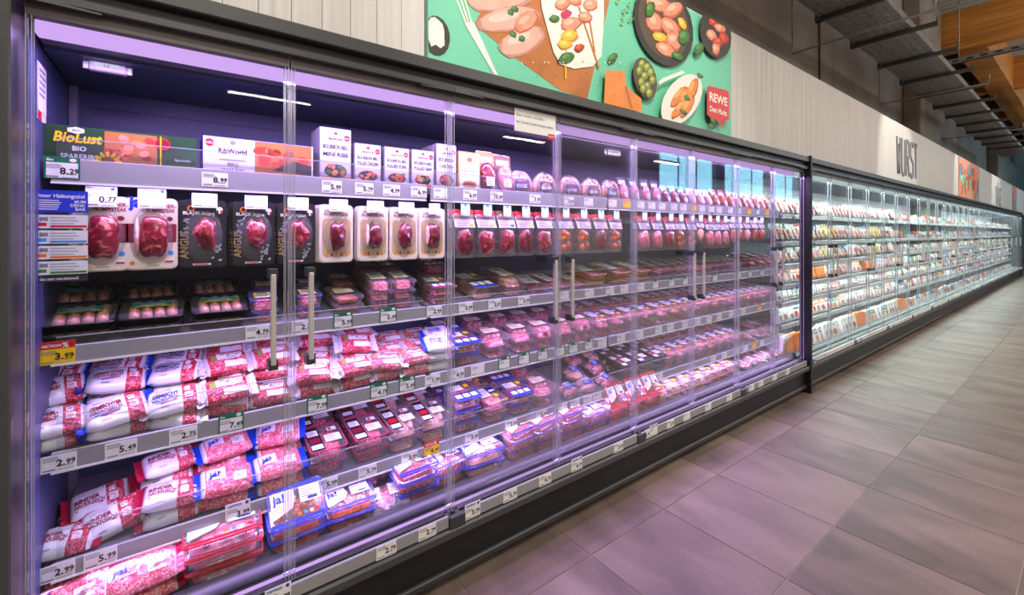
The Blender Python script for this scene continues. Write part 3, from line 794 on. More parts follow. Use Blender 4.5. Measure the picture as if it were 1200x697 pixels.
    for k in range(ndoor):
        xc = x0 + DW * (k + .5)
        d = ob('door', pane, fr, iv @ T((xc, YG, 0)))
        ob('edge_profile', prof, d, T((-pw / 2, 0, 0)))
        ob('edge_profile', prof, d, T((pw / 2 - .0133, 0, 0)))
        ob('bottom_profile', MB().bbox(-pw / 2, -.013, .290, pw / 2, .015, .306, 'frame_dark', .002), d)
        ob('top_profile', MB().bbox(-pw / 2, -.013, 2.068, pw / 2, .015, 2.106, 'door_top_band', .002), d)
        sgn = -1 if k % 2 else 1          # hinge on the outer side of a pair
        hx = sgn * (pw / 2 - .055)
        ob('grip', bar, d, T((hx, -.050, 1.215)))
        for zz in (1.365, 1.065): ob('handle_mount', hb, d, T((hx, -.042, zz)))
        ob('hinge_cap', cap, d, T((-sgn * (pw / 2), -.016, 2.098)) @ Matrix.Diagonal((-1.0 if sgn > 0 else 1.0, 1, 1, 1)))
        ob('hinge_pin', MB().bbox(-.012, -.028, .276, .012, .004, .306, 'frame_dark', .003), d, T((-sgn * (pw / 2 - .02), 0, 0)))
    return fr
fridge('meat_fridge', 'long glass door fridge full of pink lit packed meat', S0, NDOOR, SHELVES, LIPS, 'interior', 'led_pink', 'interior', 'rail_grey', True, 'glass', True)
SH2 = [('f1', 1.655, 1.69, 4.0), ('f2', 1.38, 1.415, 4.0), ('f3', 1.15, 1.185, 4.0), ('f4', .945, .98, 4.0), ('f5', .77, .805, 4.0), ('f6', .55, .585, 4.0)]
F2N = 30
fridge('sausage_fridge', 'very long white lit glass door fridge with sausages and cold cuts', F2A, F2N, SH2, {n: z + .045 for n, a, z, t in SH2}, 'canopy_white', 'led_white', 'interior_light', 'rail_clear', False, 'solid', False)

# ================================================================== PACKS (each kind is built once, then copied thing by thing)
PK = []            # registry for labels
class Proto:
    def __init__(s, name, cat, desc): s.name, s.cat, s.desc, s.parts = name, cat, desc, []
    def part(s, name, mb, parent=None, mx=None):
        s.parts.append((name, mb.mesh(name) if isinstance(mb, MB) else mb, parent, mx)); return len(s.parts) - 1
def put(pr, mx, shelf, row=0, level=0, group=None, desc=None):
    e_ = empty(pr.name); e_.matrix_world = mx
    made = []
    for n, me, par, m_ in pr.parts:
        made.append(ob(n, me, e_ if par is None else made[par], m_))
    e_['category'] = pr.cat
    x = mx.translation.x
    PK.append(dict(o=e_, desc=desc or pr.desc, shelf=shelf, door=min(max(int((x - S0) / DW), 0), 7) if x < S1 else 8 + int((x - F2A) / DW), x=x, row=row, level=level, group=group))
    return e_
top_map = lambda z: (lambda u, v, h: (u, v, z + h))
front_map = lambda y: (lambda u, v, h: (u, y - h, v))

# ---- print designs on a tray lid of size w x d (u across, v to the back)
def lid_ja(p, w, d, bar):
    p.rect(-w / 2 + .004, -d / 2 + .004, w / 2 - .004, -d / 2 + .016, bar); p.rect(-w / 2 + .004, d / 2 - .016, w / 2 - .004, d / 2 - .004, bar)
    p.poly([(-w * .46, -d * .30), (-w * .10, -d * .12), (-w * .02, d * .10), (-w * .05, d * .36), (-w * .46, d * .36)], 'white')
    p.text('ja!', -w * .43, d * .10, d * .30, 'blue_ink', bold=.04)
    p.greek(-w * .43, -d * .16, -w * .18, d * .04, 3)
    p.rect(w * .06, -d * .05, w * .44, d * .34, 'paper'); p.greek(w * .09, d * .05, w * .4, d * .3, 4, 'grey_ink'); p.rect(w * .2, -d * .02, w * .38, d * .06, 'navy_ink')
    for k in range(4): p.disc(w * (.02 + .11 * k), -d * .31, w * .035, w * .035, ('orange_ink', 'sky_ink', 'white', 'red_ink')[k], 8)
def lid_dark(p, w, d, bar):      # dark brand strip and white weight label
    p.rect(-w / 2 + .006, -d / 2 + .006, -w * .10, d / 2 - .006, 'ink')
    p.rect(-w * .44, d * .12, -w * .14, d * .34, 'white'); p.rect(-w * .42, -d * .16, -w * .16, d * .02, bar); p.rect(-w * .44, -d * .4, -w * .14, -d * .24, 'white')
    p.greek(-w * .42, d * .15, -w * .17, d * .32, 3, 'grey_ink')
    p.rect(-w * .02, -d * .22, w * .42, d * .06, 'paper'); p.greek(w * .01, -d * .2, w * .39, d * .03, 4, 'grey_ink')
    p.rect(w * .14, d * .2, w * .4, d * .34, 'paper'); p.rect(w * .16, d * .22, w * .26, d * .32, 'red_ink')
def lid_strip(p, w, d, bar):     # coloured strip across, white label behind
    p.rect(-w / 2 + .006, -d * .44, w / 2 - .006, -d * .12, 'navy_ink'); p.rect(-w / 2 + .006, -d * .47, w / 2 - .006, -d * .42, bar)
    for k in range(3): p.rect(w * (-.42 + .3 * k), -d * .38, w * (-.2 + .3 * k), -d * .2, 'white')
    p.rect(-w * .4, d * .02, w * .1, d * .3, 'paper'); p.greek(-w * .37, d * .05, w * .07, d * .27, 4, 'grey_ink'); p.rect(w * .2, d * .12, w * .38, d * .28, 'yellow_ink')
def lid_label(p, w, d, bar):     # simple paper label with a coloured border
    p.rect(-w * .34, -d * .18, w * .34, d * .34, bar); p.rect(-w * .31, -d * .15, w * .31, d * .31, 'paper')
    p.greek(-w * .27, -d * .1, w * .27, d * .14, 5, 'grey_ink'); p.rect(-w * .2, d * .19, w * .2, d * .27, 'leaf_ink')
def lid_brown(p, w, d, bar):     # brown and cream bio label
    p.rect(-w * .36, -d * .10, w * .36, d * .38, 'brown_ink'); p.rect(-w * .33, -d * .06, w * .33, d * .24, 'cream'); p.greek(-w * .28, -d * .02, w * .28, d * .18, 4, 'grey_ink')
    p.rect(-w * .3, d * .27, w * .1, d * .35, 'tan_ink')
def lid_yellow(p, w, d, bar):
    p.rect(-w / 2 + .004, -d / 2 + .004, w / 2 - .004, -d / 2 + .013, 'gold_ink')
    p.rect(-w * .44, -d * .1, w * .02, d * .36, 'paper'); p.rect(w * .08, d * .05, w * .42, d * .36, 'navy_ink'); p.rect(w * .12, d * .1, w * .38, d * .2, 'white')
    p.greek(-w * .40, -d * .06, -w * .02, d * .3, 5, 'grey_ink'); p.rect(w * .1, -d * .2, w * .3, -d * .05, 'yellow_ink')
LIDS = dict(ja=lid_ja, dark=lid_dark, strip=lid_strip, label=lid_label, brown=lid_brown, yellow=lid_yellow)

def fill(mb, kind, w, d, h, seed):
    r_ = random.Random(seed)
    x0, x1, y0, y1 = -w / 2 + .012, w / 2 - .012, -d / 2 + .012, d / 2 - .012
    if kind in ('mince', 'mince_pale'):
        mb.lump(x0, y0, x1, y1, .003, h * .95, kind, seed, 12, 9, 6, .12)
    elif kind in ('steak', 'pork', 'chicken'):
        mt = {'steak': 'beef', 'pork': 'pork', 'chicken': 'chicken'}[kind]
        mb.lump(x0, y0, x1, y1, .003, h * .72, mt, seed, 9, 7, 6, .25)
        for k in range(3):
            cx = x0 + (x1 - x0) * (.22 + .28 * k)
            mb.blob((cx, r_.uniform(-.01, .01), h * .56), ((x1 - x0) * .22, (y1 - y0) * .44, h * .42), mt, seed + k, .35, 9, 6)
    elif kind in ('cubes', 'marinade', 'chunks'):
        mt = {'cubes': 'pork', 'marinade': 'marinade', 'chunks': 'beef_dark'}[kind]
        mb.lump(x0, y0, x1, y1, .003, h * .62, mt, seed, 8, 6, 6, .3)
        for k in range(9):
            mb.blob((r_.uniform(x0 + .02, x1 - .02), r_.uniform(y0 + .02, y1 - .02), h * .66), (w * .11, d * .12, h * .3), mt, seed + k, .3, 7, 5)
    elif kind in ('wieners', 'roster'):
        n = 5
        for k in range(n):
            y = y0 + (y1 - y0) * (k + .5) / n; rr = (y1 - y0) / n * .48
            mb.tube([(x0 + .004, y, h * .45), (x0 + .014, y, h * .55), (0, y + .002, h * .62), (x1 - .014, y, h * .55), (x1 - .004, y, h * .45)], [rr * .4, rr, rr * 1.02, rr, rr * .4], 'sausage_red' if kind == 'wieners' else 'sausage_skin', 8)
    elif kind in ('slices', 'ham'):
        for k in range(4):
            mb.lump(x0 + .01 * k, y0, x1 - .01 * (3 - k), y1, .004 + h * .2 * k, h * .28, 'pork' if kind == 'slices' else 'ham', seed + k, 8, 6, 5, .3)

_tp = {}
def tray_proto(w, d, h, content, lid, bar='blue_ink', tray='clear_tray', seed=0, desc='clear tray of meat', name='meat_tray', rim=None):
    key = (w, d, h, content, lid, bar, tray, seed, desc, rim)
    if key in _tp: return _tp[key]
    pr = Proto(name, 'food pack', desc)
    mb = MB(); rr = lambda k, z: [(x, y, z) for x, y in mb.rrect(-w / 2 * k, -d / 2 * k, w / 2 * k, d / 2 * k, .018 * k, 2)]
    mb.loft([rr(.86, .0), rr(.885, .004), rr(.955, h - .008), rr(.96, h - .003)], tray, True, False)
    ti = pr.part('tray', mb)
    fl_ = MB(); fl_.loft([rr(.955, h - .0035), rr(1.0, h - .0035), rr(1.0, h), rr(.955, h)], rim or ('clear_tray' if tray == 'clear_tray' else tray), False, False, False)
    pr.part('rim', fl_, ti)
    c = MB(); fill(c, content, w * .93, d * .93, h - .006, seed); pr.part('meat', c)
    f_ = MB(); f_.add(rr(.985, h + .0006), [tuple(range(12))], 'film'); fi = pr.part('lid_film', f_)
    p = MB(top_map(h + .0008)); LIDS[lid](p, w * .96, d * .96, bar); pr.part('label', p, fi)
    _tp[key] = pr
    return pr

def pillow(u, v, L_, W_, H_, seed, side):
    """u, v in -1..1 on a filled flow-wrap bag; returns a point on the upper (side=1) or lower surface"""
    ku = max(0.0, 1 - abs(u) ** 4.5) ** .55; kv = max(0.0, 1 - abs(v) ** 3.2) ** .5
    n = noise.noise(Vector((u * 2.2, v * 2.2, seed * 1.9 + side)))
    n2 = noise.noise(Vector((u * 6, v * 6, seed * .7)))
    pin = 1 - .10 * abs(u) ** 6
    z = side * H_ / 2 * ku * kv * (1 + (.16 * n + .06 * n2 if side > 0 else 0))
    return (u * L_ / 2, v * W_ / 2 * pin, H_ / 2 + z)
def bag_proto(L_, W_, H_, scheme, title, desc, seed=0, window=(.28, .86), endc='bag_blue', meat_='mince', sub='HACKFLEISCH', tc='wine_ink'):
    pr = Proto('minced_meat_bag', 'food pack', desc)
    nu, nv = 26, 10
    body, win = MB(), MB()
    for side in (1, -1):
        for i in range(nu):
            for j in range(nv):
                us = [-1 + 2 * (i + a) / nu for a in (0, 1)]; vs_ = [-1 + 2 * (j + a) / nv for a in (0, 1)]
                um = (us[0] + us[1]) / 2
                q = [pillow(us[0], vs_[0], L_, W_, H_, seed, side), pillow(us[1], vs_[0], L_, W_, H_, seed, side), pillow(us[1], vs_[1], L_, W_, H_, seed, side), pillow(us[0], vs_[1], L_, W_, H_, seed, side)]
                if side < 0: q = q[::-1]
                inwin = window[0] < um < window[1]
                if scheme == 'band':       # meat all over, labels on top
                    (win if abs(um) < .86 else body).add(q, [(0, 1, 2, 3)], meat_ if abs(um) < .86 else 'bag_clear_end', True)
                elif inwin: win.add(q, [(0, 1, 2, 3)], meat_, True)
                else: body.add(q, [(0, 1, 2, 3)], 'bag_white', True)
    weld(body); weld(win)
    bi = pr.part('wrapper', body); pr.part('meat_window', win)
    for sx in (-1, 1):
        e_ = MB(); n = 12; top, bot, mid = [], [], []
        for k in range(n + 1):
            v = -1 + 2 * k / n
            wv = .004 * math.sin(k * 2.4 + seed)
            top.append((sx * L_ / 2 * .985, v * W_ / 2 * .9, H_ / 2 + .001)); mid.append((sx * (L_ / 2 + .011), v * W_ / 2 * .93, H_ / 2 + wv + .004 * sx)); bot.append((sx * (L_ / 2 + .02 + (.002 if k % 2 else 0)), v * W_ / 2 * .95, H_ / 2 + wv * 1.6 + .004))
        e_.loft([top, mid, bot], endc, False, False, True, closed=False)
        e_.loft([[(x, y, z - .0012) for x, y, z in bot], [(x, y, z - .0012) for x, y, z in mid], [(x, y, z - .0012) for x, y, z in top]], endc, False, False, True, closed=False)
        pr.part('end_seal', e_, bi)
    mp = lambda u, v, h: tuple(Vector(pillow(u, v, L_, W_, H_, seed, 1)) + Vector((0, -h * .5, h * 2.2)))
    p = MB(mp)
    if scheme == 'ja':
        p.rect(-.8, -.2, -.1, .6, 'bag_white', 4); p.text('ja!', -.72, 0.0, .55, 'blue_ink', 'l', .4, .05); p.greek(-.7, -.16, -.2, -.04, 2, 'grey_ink')
        p.rect(.2, -.5, .7, .1, 'paper', 3); p.greek(.25, -.4, .65, 0, 4, 'grey_ink')
    elif scheme == 'band':
        p.rect(-.45, -.05, .70, .55, 'paper', 6); p.rect(-.70, -.02, -.45, .52, 'art_olive', 2); p.greek(-.4, .02, .62, .5, 5, 'grey_ink', seed); p.rect(-.3, .40, -.05, .5, 'green_ink')
        p.rect(-.2, -.75, .80, -.30, 'bag_white', 6); p.rect(.72, .1, .84, .5, 'red_ink')
    else:
        a = window[0]
        p.line(-.72, .36, .02, .36, .02, 'grey_ink'); p.line(-.72, .60, .02, .60, .02, 'grey_ink'); p.text('FLEISCHWERK', -.36, .42, .15, 'grey_ink', 'c', .6)
        p.text(title, -.80, .02, .36, tc, 'l', min(.98, .14 * len(title)), .05); p.text(sub, -.80, -.26, .30, tc, 'l', .98, .04)
        if scheme == 'gemischt':
            p.poly([(-.7, -.42), (.1, -.34), (.14, -.29), (-.66, -.32)], 'sky_ink'); p.poly([(-.5, -.52), (.1, -.43), (.1, -.37), (-.5, -.43)], 'red_ink')
        else: p.poly([(-.78, -.42), (.14, -.34), (.14, -.28), (-.78, -.34)], 'red_ink')
        p.greek(-.5, -.78, -.2, -.66, 2, 'grey_ink')
        p.rect(a + .12, .1, a + .34, .42, 'paper', 2); p.rect(a + .14, .24, a + .32, .36, 'sky_ink'); p.rect(a + .12, -.45, a + .42, -.02, 'paper', 2); p.greek(a + .15, -.4, a + .4, -.08, 3, 'red_ink')
        p.disc(a - .06, .62, .035, .06, 'orange_ink', 8)
    pr.part('print', p, bi)
    # clear outer film puckers
    return pr
def weld(mb):
    seen = {}; idx = []
    for v in mb.v:
        k = (round(v[0], 5), round(v[1], 5), round(v[2], 5))
        if k not in seen: seen[k] = len(seen)
        idx.append(seen[k])
    mb.v = list(seen.keys()); f2, m2, s2 = [], [], []
    for f, m_, sm in zip(mb.f, mb.m, mb.sm):
        g = []
        for i in f:
            if idx[i] not in g: g.append(idx[i])
        if len(g) > 2: f2.append(g); m2.append(m_); s2.append(sm)
    mb.f, mb.m, mb.sm = f2, m2, s2

def vac_proto(L_, W_, H_, mt, desc, seed=0, lab='paper', blue=False):
    """soft clear vacuum bag around a lump of meat"""
    pr = Proto('vacuum_bag', 'food pack', desc)
    m_ = MB(); r_ = random.Random(seed)
    for k in range(2): m_.blob((r_.uniform(-.01, .01), (-.22 + .44 * k) * W_, H_ * .48), (L_ * .36, W_ * .26, H_ * .46), mt, seed + k, .4, 10, 7)
    pr.part('meat', m_)
    f_ = MB(); nu, nv = 12, 10
    for side in (1, -1):
        v = []
        for j in range(nv + 1):
            for i in range(nu + 1):
                u, w_ = -1 + 2 * i / nu, -1 + 2 * j / nv
                k = max(0, 1 - abs(u) ** 2.6) ** .6 * max(0, 1 - abs(w_) ** 2.6) ** .6
                v.append((u * L_ / 2, w_ * W_ / 2, H_ / 2 + side * (H_ / 2 + .003) * k + .003 * noise.noise(Vector((u * 4, w_ * 4, seed))) ))
        f_.add(v, [(j * (nu + 1) + i, j * (nu + 1) + i + 1, (j + 1) * (nu + 1) + i + 1, (j + 1) * (nu + 1) + i) for j in range(nv) for i in range(nu)], 'pouch_film', True)
    fi = pr.part('pouch', f_)
    p = MB(lambda u, v, h: (u, v, H_ * .5 + (H_ / 2 + .006) * max(0, 1 - abs(2 * u / L_) ** 2.6) ** .6 * max(0, 1 - abs(2 * v / W_) ** 2.6) ** .6 + h * 2))
    p.rect(-L_ * .2, -W_ * .12, L_ * .18, W_ * .22, 'blue_ink' if blue else lab, 4); p.greek(-L_ * .16, -W_ * .08, L_ * .14, W_ * .18, 4, 'white' if blue else 'grey_ink')
    if blue: p.rect(-L_ * .2, W_ * .22, L_ * .18, W_ * .3, 'white', 4)
    pr.part('label', p, fi)
    return pr

# ---- hanging skin packs (card w x h, hung from the top; origin at the top centre, hanging down)
def card_proto(w, h, card, mt, desc, style, seed=0):
    pr = Proto('skin_pack_card', 'food pack', desc)
    c = MB(); P = c.rrect(-w / 2, -h, w / 2, 0, .018, 3)
    c.loft([[(x, .002, z) for x, z in P], [(x, -.002, z) for x, z in P]], card, smooth=False); ci = pr.part('card', c)
    g = MB(); P2 = c.rrect(-w / 2 + .004, -h + .004, w / 2 - .004, -.004, .015, 3)
    g.loft([[(x * 1.0, -.002, z) for x, z in P2], [(x, -.006, z) for x, z in P2]], card, False, True, False); pr.part('tray_rim', g, ci)
    cz = -h * .54
    p = MB(front_map(-.0062))
    if style == 'rump':
        p.rect(-w / 2 + .004, -h * .62, w / 2 - .004, -h * .36, 'wine_ink'); p.text('ja!', -w * .44, -h * .13, .05, 'blue_ink', bold=.05)
        p.text('RINDER-', w * .02, -h * .135, .017, 'wine_ink', bold=.03); p.text('RUMPFSTEAK', -w * .1, -h * .20, .018, 'wine_ink', 'l', w * .55, .03)
        p.disc(w * .34, -h * .29, .009, .008, 'wine_ink', 10); p.disc(w * .36, -h * .77, .008, .008, 'sky_ink', 10); p.rect(w * .24, -h * .91, w * .42, -h * .85, 'white'); p.rect(w * .25, -h * .905, w * .41, -h * .88, 'red_ink')
        p.disc(-w * .36, -h * .90, .007, .006, 'orange_ink', 10); p.greek(-w * .1, -h * .95, w * .3, -h * .93, 1, 'grey_ink')
    elif style == 'angus':
        p.text('ANGUS', -w * .31, -h * .86, .034, 'gold_ink', 'l', h * .40, .0, R(90)); p.text('BLACK Angus', -w * .42, -h * .22, .016, 'white', bold=.02)
        p.disc(-w * .26, -h * .13, .011, .011, 'orange_ink', 12); p.disc(-w * .26, -h * .13, .007, .007, 'ink', 10); p.disc(w * .34, -h * .14, .010, .010, 'white', 12); p.rect(w * .28, -h * .20, w * .32, -h * .15, 'green_ink'); p.rect(w * .32, -h * .20, w * .36, -h * .15, 'white'); p.rect(w * .36, -h * .20, w * .40, -h * .15, 'red_ink')
        r_ = random.Random(seed + 4)
        for k in range(14): p.disc(w * (.16 + r_.uniform(0, .2)), -h * r_.uniform(.66, .9), .004, .006, 'pale_ink', 6, r_.uniform(0, 3))
        for k in range(8): p.disc(-w * (.28 + r_.uniform(0, .12)), -h * r_.uniform(.28, .5), .004, .006, 'grey_ink', 6, r_.uniform(0, 3))
        p.rect(-w * .22, -h * .96, w * .16, -h * .935, 'white'); p.rect(-w * .2, -h * .955, w * .1, -h * .94, 'red_ink')
    elif style == 'kraft':
        q = MB().rrect(-w * .42, -h * .9, w * .42, -h * .24, .02, 3); p.poly(q, 'card_kraft')
        p.text('WEIDERIND', -w * .36, -h * .13, .014, 'brown_ink', 'l', w * .5); p.text('RUMPSTEAK', -w * .36, -h * .19, .018, 'brown_ink', 'l', w * .72, .02)
        p.disc(w * .32, -h * .72, .008, .008, 'cream', 10)
        for k in range(5): p.disc(w * (-.28 + .14 * k), -h * .86, .006, .008, 'brown_ink' if k % 2 else 'orange_ink', 6)
        p.poly([(-w * .42, -h * .55), (-w * .2, -h * .5), (w * .1, -h * .56), (w * .42, -h * .5), (w * .42, -h * .8), (-w * .42, -h * .8)], 'tan_ink')
    pr.part('print', p, ci)
    m_ = MB(); fx = lambda x, y, z: T((x, y, z)) @ Matrix.Rotation(R(90), 4, 'X')
    if style == 'rump':
        m_.blob((0, 0, 0), (w * .27, h * .29, .024), mt, seed, .26, 20, 8, 2.0, .62, mx=fx(.004, -.008, cz)); m_.blob((0, 0, 0), (w * .06, h * .27, .02), 'pork_fat', seed + 3, .25, 10, 6, mx=fx(-w * .27, -.008, cz))
    elif style == 'angus': m_.blob((0, 0, 0), (w * .24, h * .25, .026), mt, seed, .4, 18, 8, 1.8, .9, mx=fx(w * .04, -.008, cz + .008))
    else:
        m_.blob((0, 0, 0), (w * .23, h * .24, .026), mt, seed, .5, 18, 8, 1.9, .85, mx=fx(w * .02, -.008, cz))
        if seed % 2: m_.blob((0, 0, 0), (w * .06, h * .22, .022), 'pork_fat', seed + 2, .25, 10, 6, mx=fx(-w * .2, -.008, cz))
    pr.part('meat', m_)
    s_ = MB().blob((0, 0, 0), (w * .42, h * .40, .012), 'film', seed + 9, .1, 18, 8, mx=fx(0, -.006, cz)); pr.part('skin_film', s_)
    hk = MB().box(-.012, -.0075, -.022, .012, -.0066, -.016, 'frame_black'); pr.part('hanging_slot', hk, ci)
    return pr
# ---- hanging deep clear trays with a folded header label
def hangtray_proto(w, h, content, desc, header='paper', seed=0, top='red_ink'):
    pr = Proto('hanging_meat_tray', 'food pack', desc)
    t = MB(); P = lambda k, y: [(x, y, z) for x, z in t.rrect(-w / 2 * k, -h + .005 * (1 - k), w / 2 * k, -.02, .012, 2)]
    t.loft([P(1, 0), P(1, -.003), P(.94, -.003), P(.86, -.034)], 'clear_tray', True, True); ti = pr.part('tray', t)
    m_ = MB(); r_ = random.Random(seed)
    if content == 'marinade': 
        for k in range(8): m_.blob((r_.uniform(-w * .26, w * .26), -.024, -h * r_.uniform(.46, .88)), (w * .22, .014, h * .11), 'marinade', seed + k, .3, 7, 6)
    else:
        fx = lambda x, y, z: T((x, y, z)) @ Matrix.Rotation(R(90), 4, 'X'); m_.blob((0, 0, 0), (w * .41, h * .28, .020), content, seed, .34, 14, 7, 1.8, .8, mx=fx(0, -.024, -h * .67)); m_.blob((0, 0, 0), (w * .22, h * .13, .016), content, seed + 5, .3, 10, 6, mx=fx(w * .08, -.028, -h * .62))
    pr.part('meat', m_)
    hd = MB(); hw = w * .5
    hd.add([(-hw, -.006, 0), (hw, -.006, 0), (hw, -.010, -h * .12), (-hw, -.010, -h * .12), (hw * .96, -.042, -h * .36), (-hw * .96, -.042, -h * .36), (-hw, 0, 0), (hw, 0, 0), (hw, -.001, -h * .1), (-hw, -.001, -h * .1)],
           [(0, 3, 2, 1), (0, 1, 7, 6)], top)
    hd.add([(-hw, -.010, -h * .12), (hw, -.010, -h * .12), (hw * .96, -.034, -h * .37), (-hw * .96, -.034, -h * .37), (-hw, -.008, -h * .12), (hw, -.008, -h * .12), (hw * .96, -.032, -h * .37), (-hw * .96, -.032, -h * .37)], [(0, 3, 2, 1), (4, 5, 6, 7), (2, 3, 7, 6)], header)
    hi = pr.part('header_label', hd)
    sl = lambda u, v, h_: (u, -.010 - .024 * v - h_ * 1.5, -h * .12 - h * .25 * v)
    p = MB(sl); p.rect(-w * .48, .02, w * .48, .32, 'brown_ink' if seed % 2 else 'wine_ink'); p.greek(-w * .38, .40, w * .38, .92, 5, 'grey_ink', seed); p.rect(w * .2, .7, w * .4, .9, 'yellow_ink' if seed % 3 else 'green_ink')
    pr.part('print', p, hi)
    return pr

# ---- cartons standing on the top shelf
def carton_proto(w, d, h, mat, desc, draw, name='carton'):
    pr = Proto(name, 'carton', desc)
    b = MB().bbox(-w / 2, 0, 0, w / 2, d, h, mat, .0015); bi = pr.part('box', b)
    p = MB(front_map(0)); draw(p, w, h); pr.part('print', p, bi)
    return pr
def draw_bio(p, w, h):
    p.rect(-w * .5 + .002, .002, w * .5 - .002, h * .16, 'leaf_ink'); p.rect(-w * .12, h * .05, w * .22, h * .95, 'art_wood')
    r_ = random.Random(2)
    for k in range(16): p.disc(w * r_.uniform(-.10, .18), h * r_.uniform(.2, .82), w * .035, h * .09, r_.choice(['art_red', 'ribs', 'art_orange', 'art_flesh']), 9, r_.uniform(-.5, .5))
    p.text('BioLust', -w * .42, h * .58, h * .36, 'yellow_ink', 'l', w * .28, .03, 0, .2); p.text('BIO', -w * .27, h * .36, h * .17, 'white', 'c', None, .03); p.text('SPARERIBS', -w * .27, h * .14, h * .19, 'white', 'c', w * .22, .03)
    p.poly([(-w * .34, h * .94), (-w * .29, h * .98), (-w * .24, h * .94), (-w * .24, h * .84), (-w * .29, h * .80), (-w * .34, h * .84)], 'white'); p.text('BIO', -w * .29, h * .86, h * .09, 'ink', 'c')
    for k in range(12):
        a = k * math.pi / 6; p.disc(-w * .10 + .026 * math.cos(a), h * .14 + .022 * math.sin(a), .010, .005, 'yellow_ink', 7, a)
    p.disc(-w * .10, h * .14, .012, .012, 'brown_ink', 10); p.disc(w * .26, h * .74, w * .055, h * .17, 'red_ink', 16); p.disc(w * .26, h * .74, w * .045, h * .12, 'wine_ink', 14); p.rect(w * .24, h * .05, w * .25, h * .95, 'yellow_ink')
    p.text('Spareribs', w * .40, h * .28, h * .10, 'white', 'c')
def draw_rib(p, w, h):
    p.rect(-w / 2 + .003, .003, w / 2 - .003, h - .003, 'carton_white'); r_ = random.Random(5)
    p.rect(-w * .06, .004, w * .48, h - .004, 'art_wood')
    for k in range(14): p.disc(w * r_.uniform(-.02, .42), h * r_.uniform(.25, .8), w * .06, h * .10, r_.choice(['ribs', 'art_red', 'art_flesh', 'ribs']), 9, r_.uniform(-.5, .5))
    p.poly([(w * .1, h * .2), (w * .48, h * .12), (w * .48, h * .4), (w * .3, h * .5)], 'art_dark')
    p.disc(-w * .44, h * .82, h * .10, h * .10, 'red_ink', 14); p.text('NEU', -w * .44, h * .78, h * .09, 'white', 'c')
    p.text('RibWorld', -w * .25, h * .56, h * .20, 'ink', 'c', w * .24, .02); p.disc(-w * .25, h * .86, .010, .008, 'grey_ink', 8); p.rect(-w * .36, h * .38, -w * .14, h * .42, 'pale_ink'); p.text('BBQ', -w * .25, h * .24, h * .13, 'grey_ink', 'c'); p.text('SPARE RIBS', -w * .25, h * .08, h * .13, 'grey_ink', 'c', w * .2)
def draw_bbq(l1, l2):
    def f_(p, w, h):
        p.rect(-w / 2 + .003, .003, w / 2 - .003, h - .003, 'carton_white'); p.rect(-w / 2 + .003, .003, w / 2 - .003, h * .40, 'pale_ink'); p.rect(-w / 2 + .003, .003, w / 2 - .003, h * .10, 'art_wood')
        r_ = random.Random(sum(map(ord, l2)))
        p.disc(0, h * .20, w * .36, h * .13, 'art_dark', 14)
        for k in range(10): p.disc(w * r_.uniform(-.26, .26), h * r_.uniform(.14, .30), w * .09, h * .04, r_.choice(['ribs', 'art_orange', 'art_herb', 'art_red', 'art_wood']), 8, r_.uniform(-.5, .5))
        p.text('RibWorld', 0, h * .77, h * .075, 'ink', 'c', w * .44, .03); p.disc(0, h * .90, .008, .006, 'wine_ink', 8); p.disc(w * .36, h * .83, w * .10, w * .10, 'red_ink', 14); p.text('NEU', w * .36, h * .81, h * .045, 'white', 'c')
        p.text(l1, 0, h * .61, h * .11, 'ink', 'c', w * .80, .03); p.text(l2, 0, h * .47, h * .11, 'ink', 'c', min(w * .8, w * .1 * len(l2)), .03)
    return f_
def draw_gold(p, w, h):
    p.rect(-w / 2 + .001, .001, w / 2 - .001, h - .001, 'gold_ink'); p.rect(-w / 2 + .007, .007, w / 2 - .007, h - .007, 'carton_white')
    p.disc(0, h * .80, w * .12, w * .10, 'brown_ink', 12); p.disc(0, h * .80, w * .07, w * .06, 'orange_ink', 10)
    p.text('SERRANO', 0, h * .58, h * .08, 'grey_ink', 'c', w * .5); p.text('BRATWURST', 0, h * .48, h * .09, 'navy_ink', 'c', w * .6)
    p.disc(0, h * .16, w * .34, h * .11, 'gold_ink', 14)
    for k in range(4): p.disc(w * (-.2 + .13 * k), h * .18, w * .09, h * .05, 'ribs', 8, .6)

# ---- sausage rings in a clear bag (stand upright)
def ring_proto(desc, seed, mt='sausage_skin'):
    pr = Proto('sausage_ring_pack', 'food pack', desc)
    r_ = random.Random(seed); w, h = .168, .14
    for k in range(3):
        pts = []
        for q in range(11):
            a = math.pi * q / 10
            rr = .070 - .015 * k
            pts.append((rr * math.cos(a) * (1.08), -.008 + .01 * k, .012 + (rr * 1.62) * math.sin(a) ** .8 - .004 * k))
        m_ = MB().tube(pts, [.007] + [.0135] * 9 + [.007], mt, 8); pr.part('sausage', m_)
    lb = MB(front_map(-.026)); lb.poly([(-.042, .03), (.042, .03), (.046, .075), (0, .088), (-.046, .075)], 'navy_ink' if seed % 2 else 'ink'); lb.rect(-.034, .036, .034, .056, 'white'); lb.disc(0, .068, .028, .008, 'red_ink' if seed % 2 else 'art_orange', 10); lb.greek(-.03, .038, .03, .054, 3, 'grey_ink')
    f_ = MB().blob((0, -.002, h * .48), (w * .52, .028, h * .55), 'pouch_film', seed, .12, 14, 10, 2.2)
    fi = pr.part('bag', f_); pr.part('label', lb, fi)
    return pr
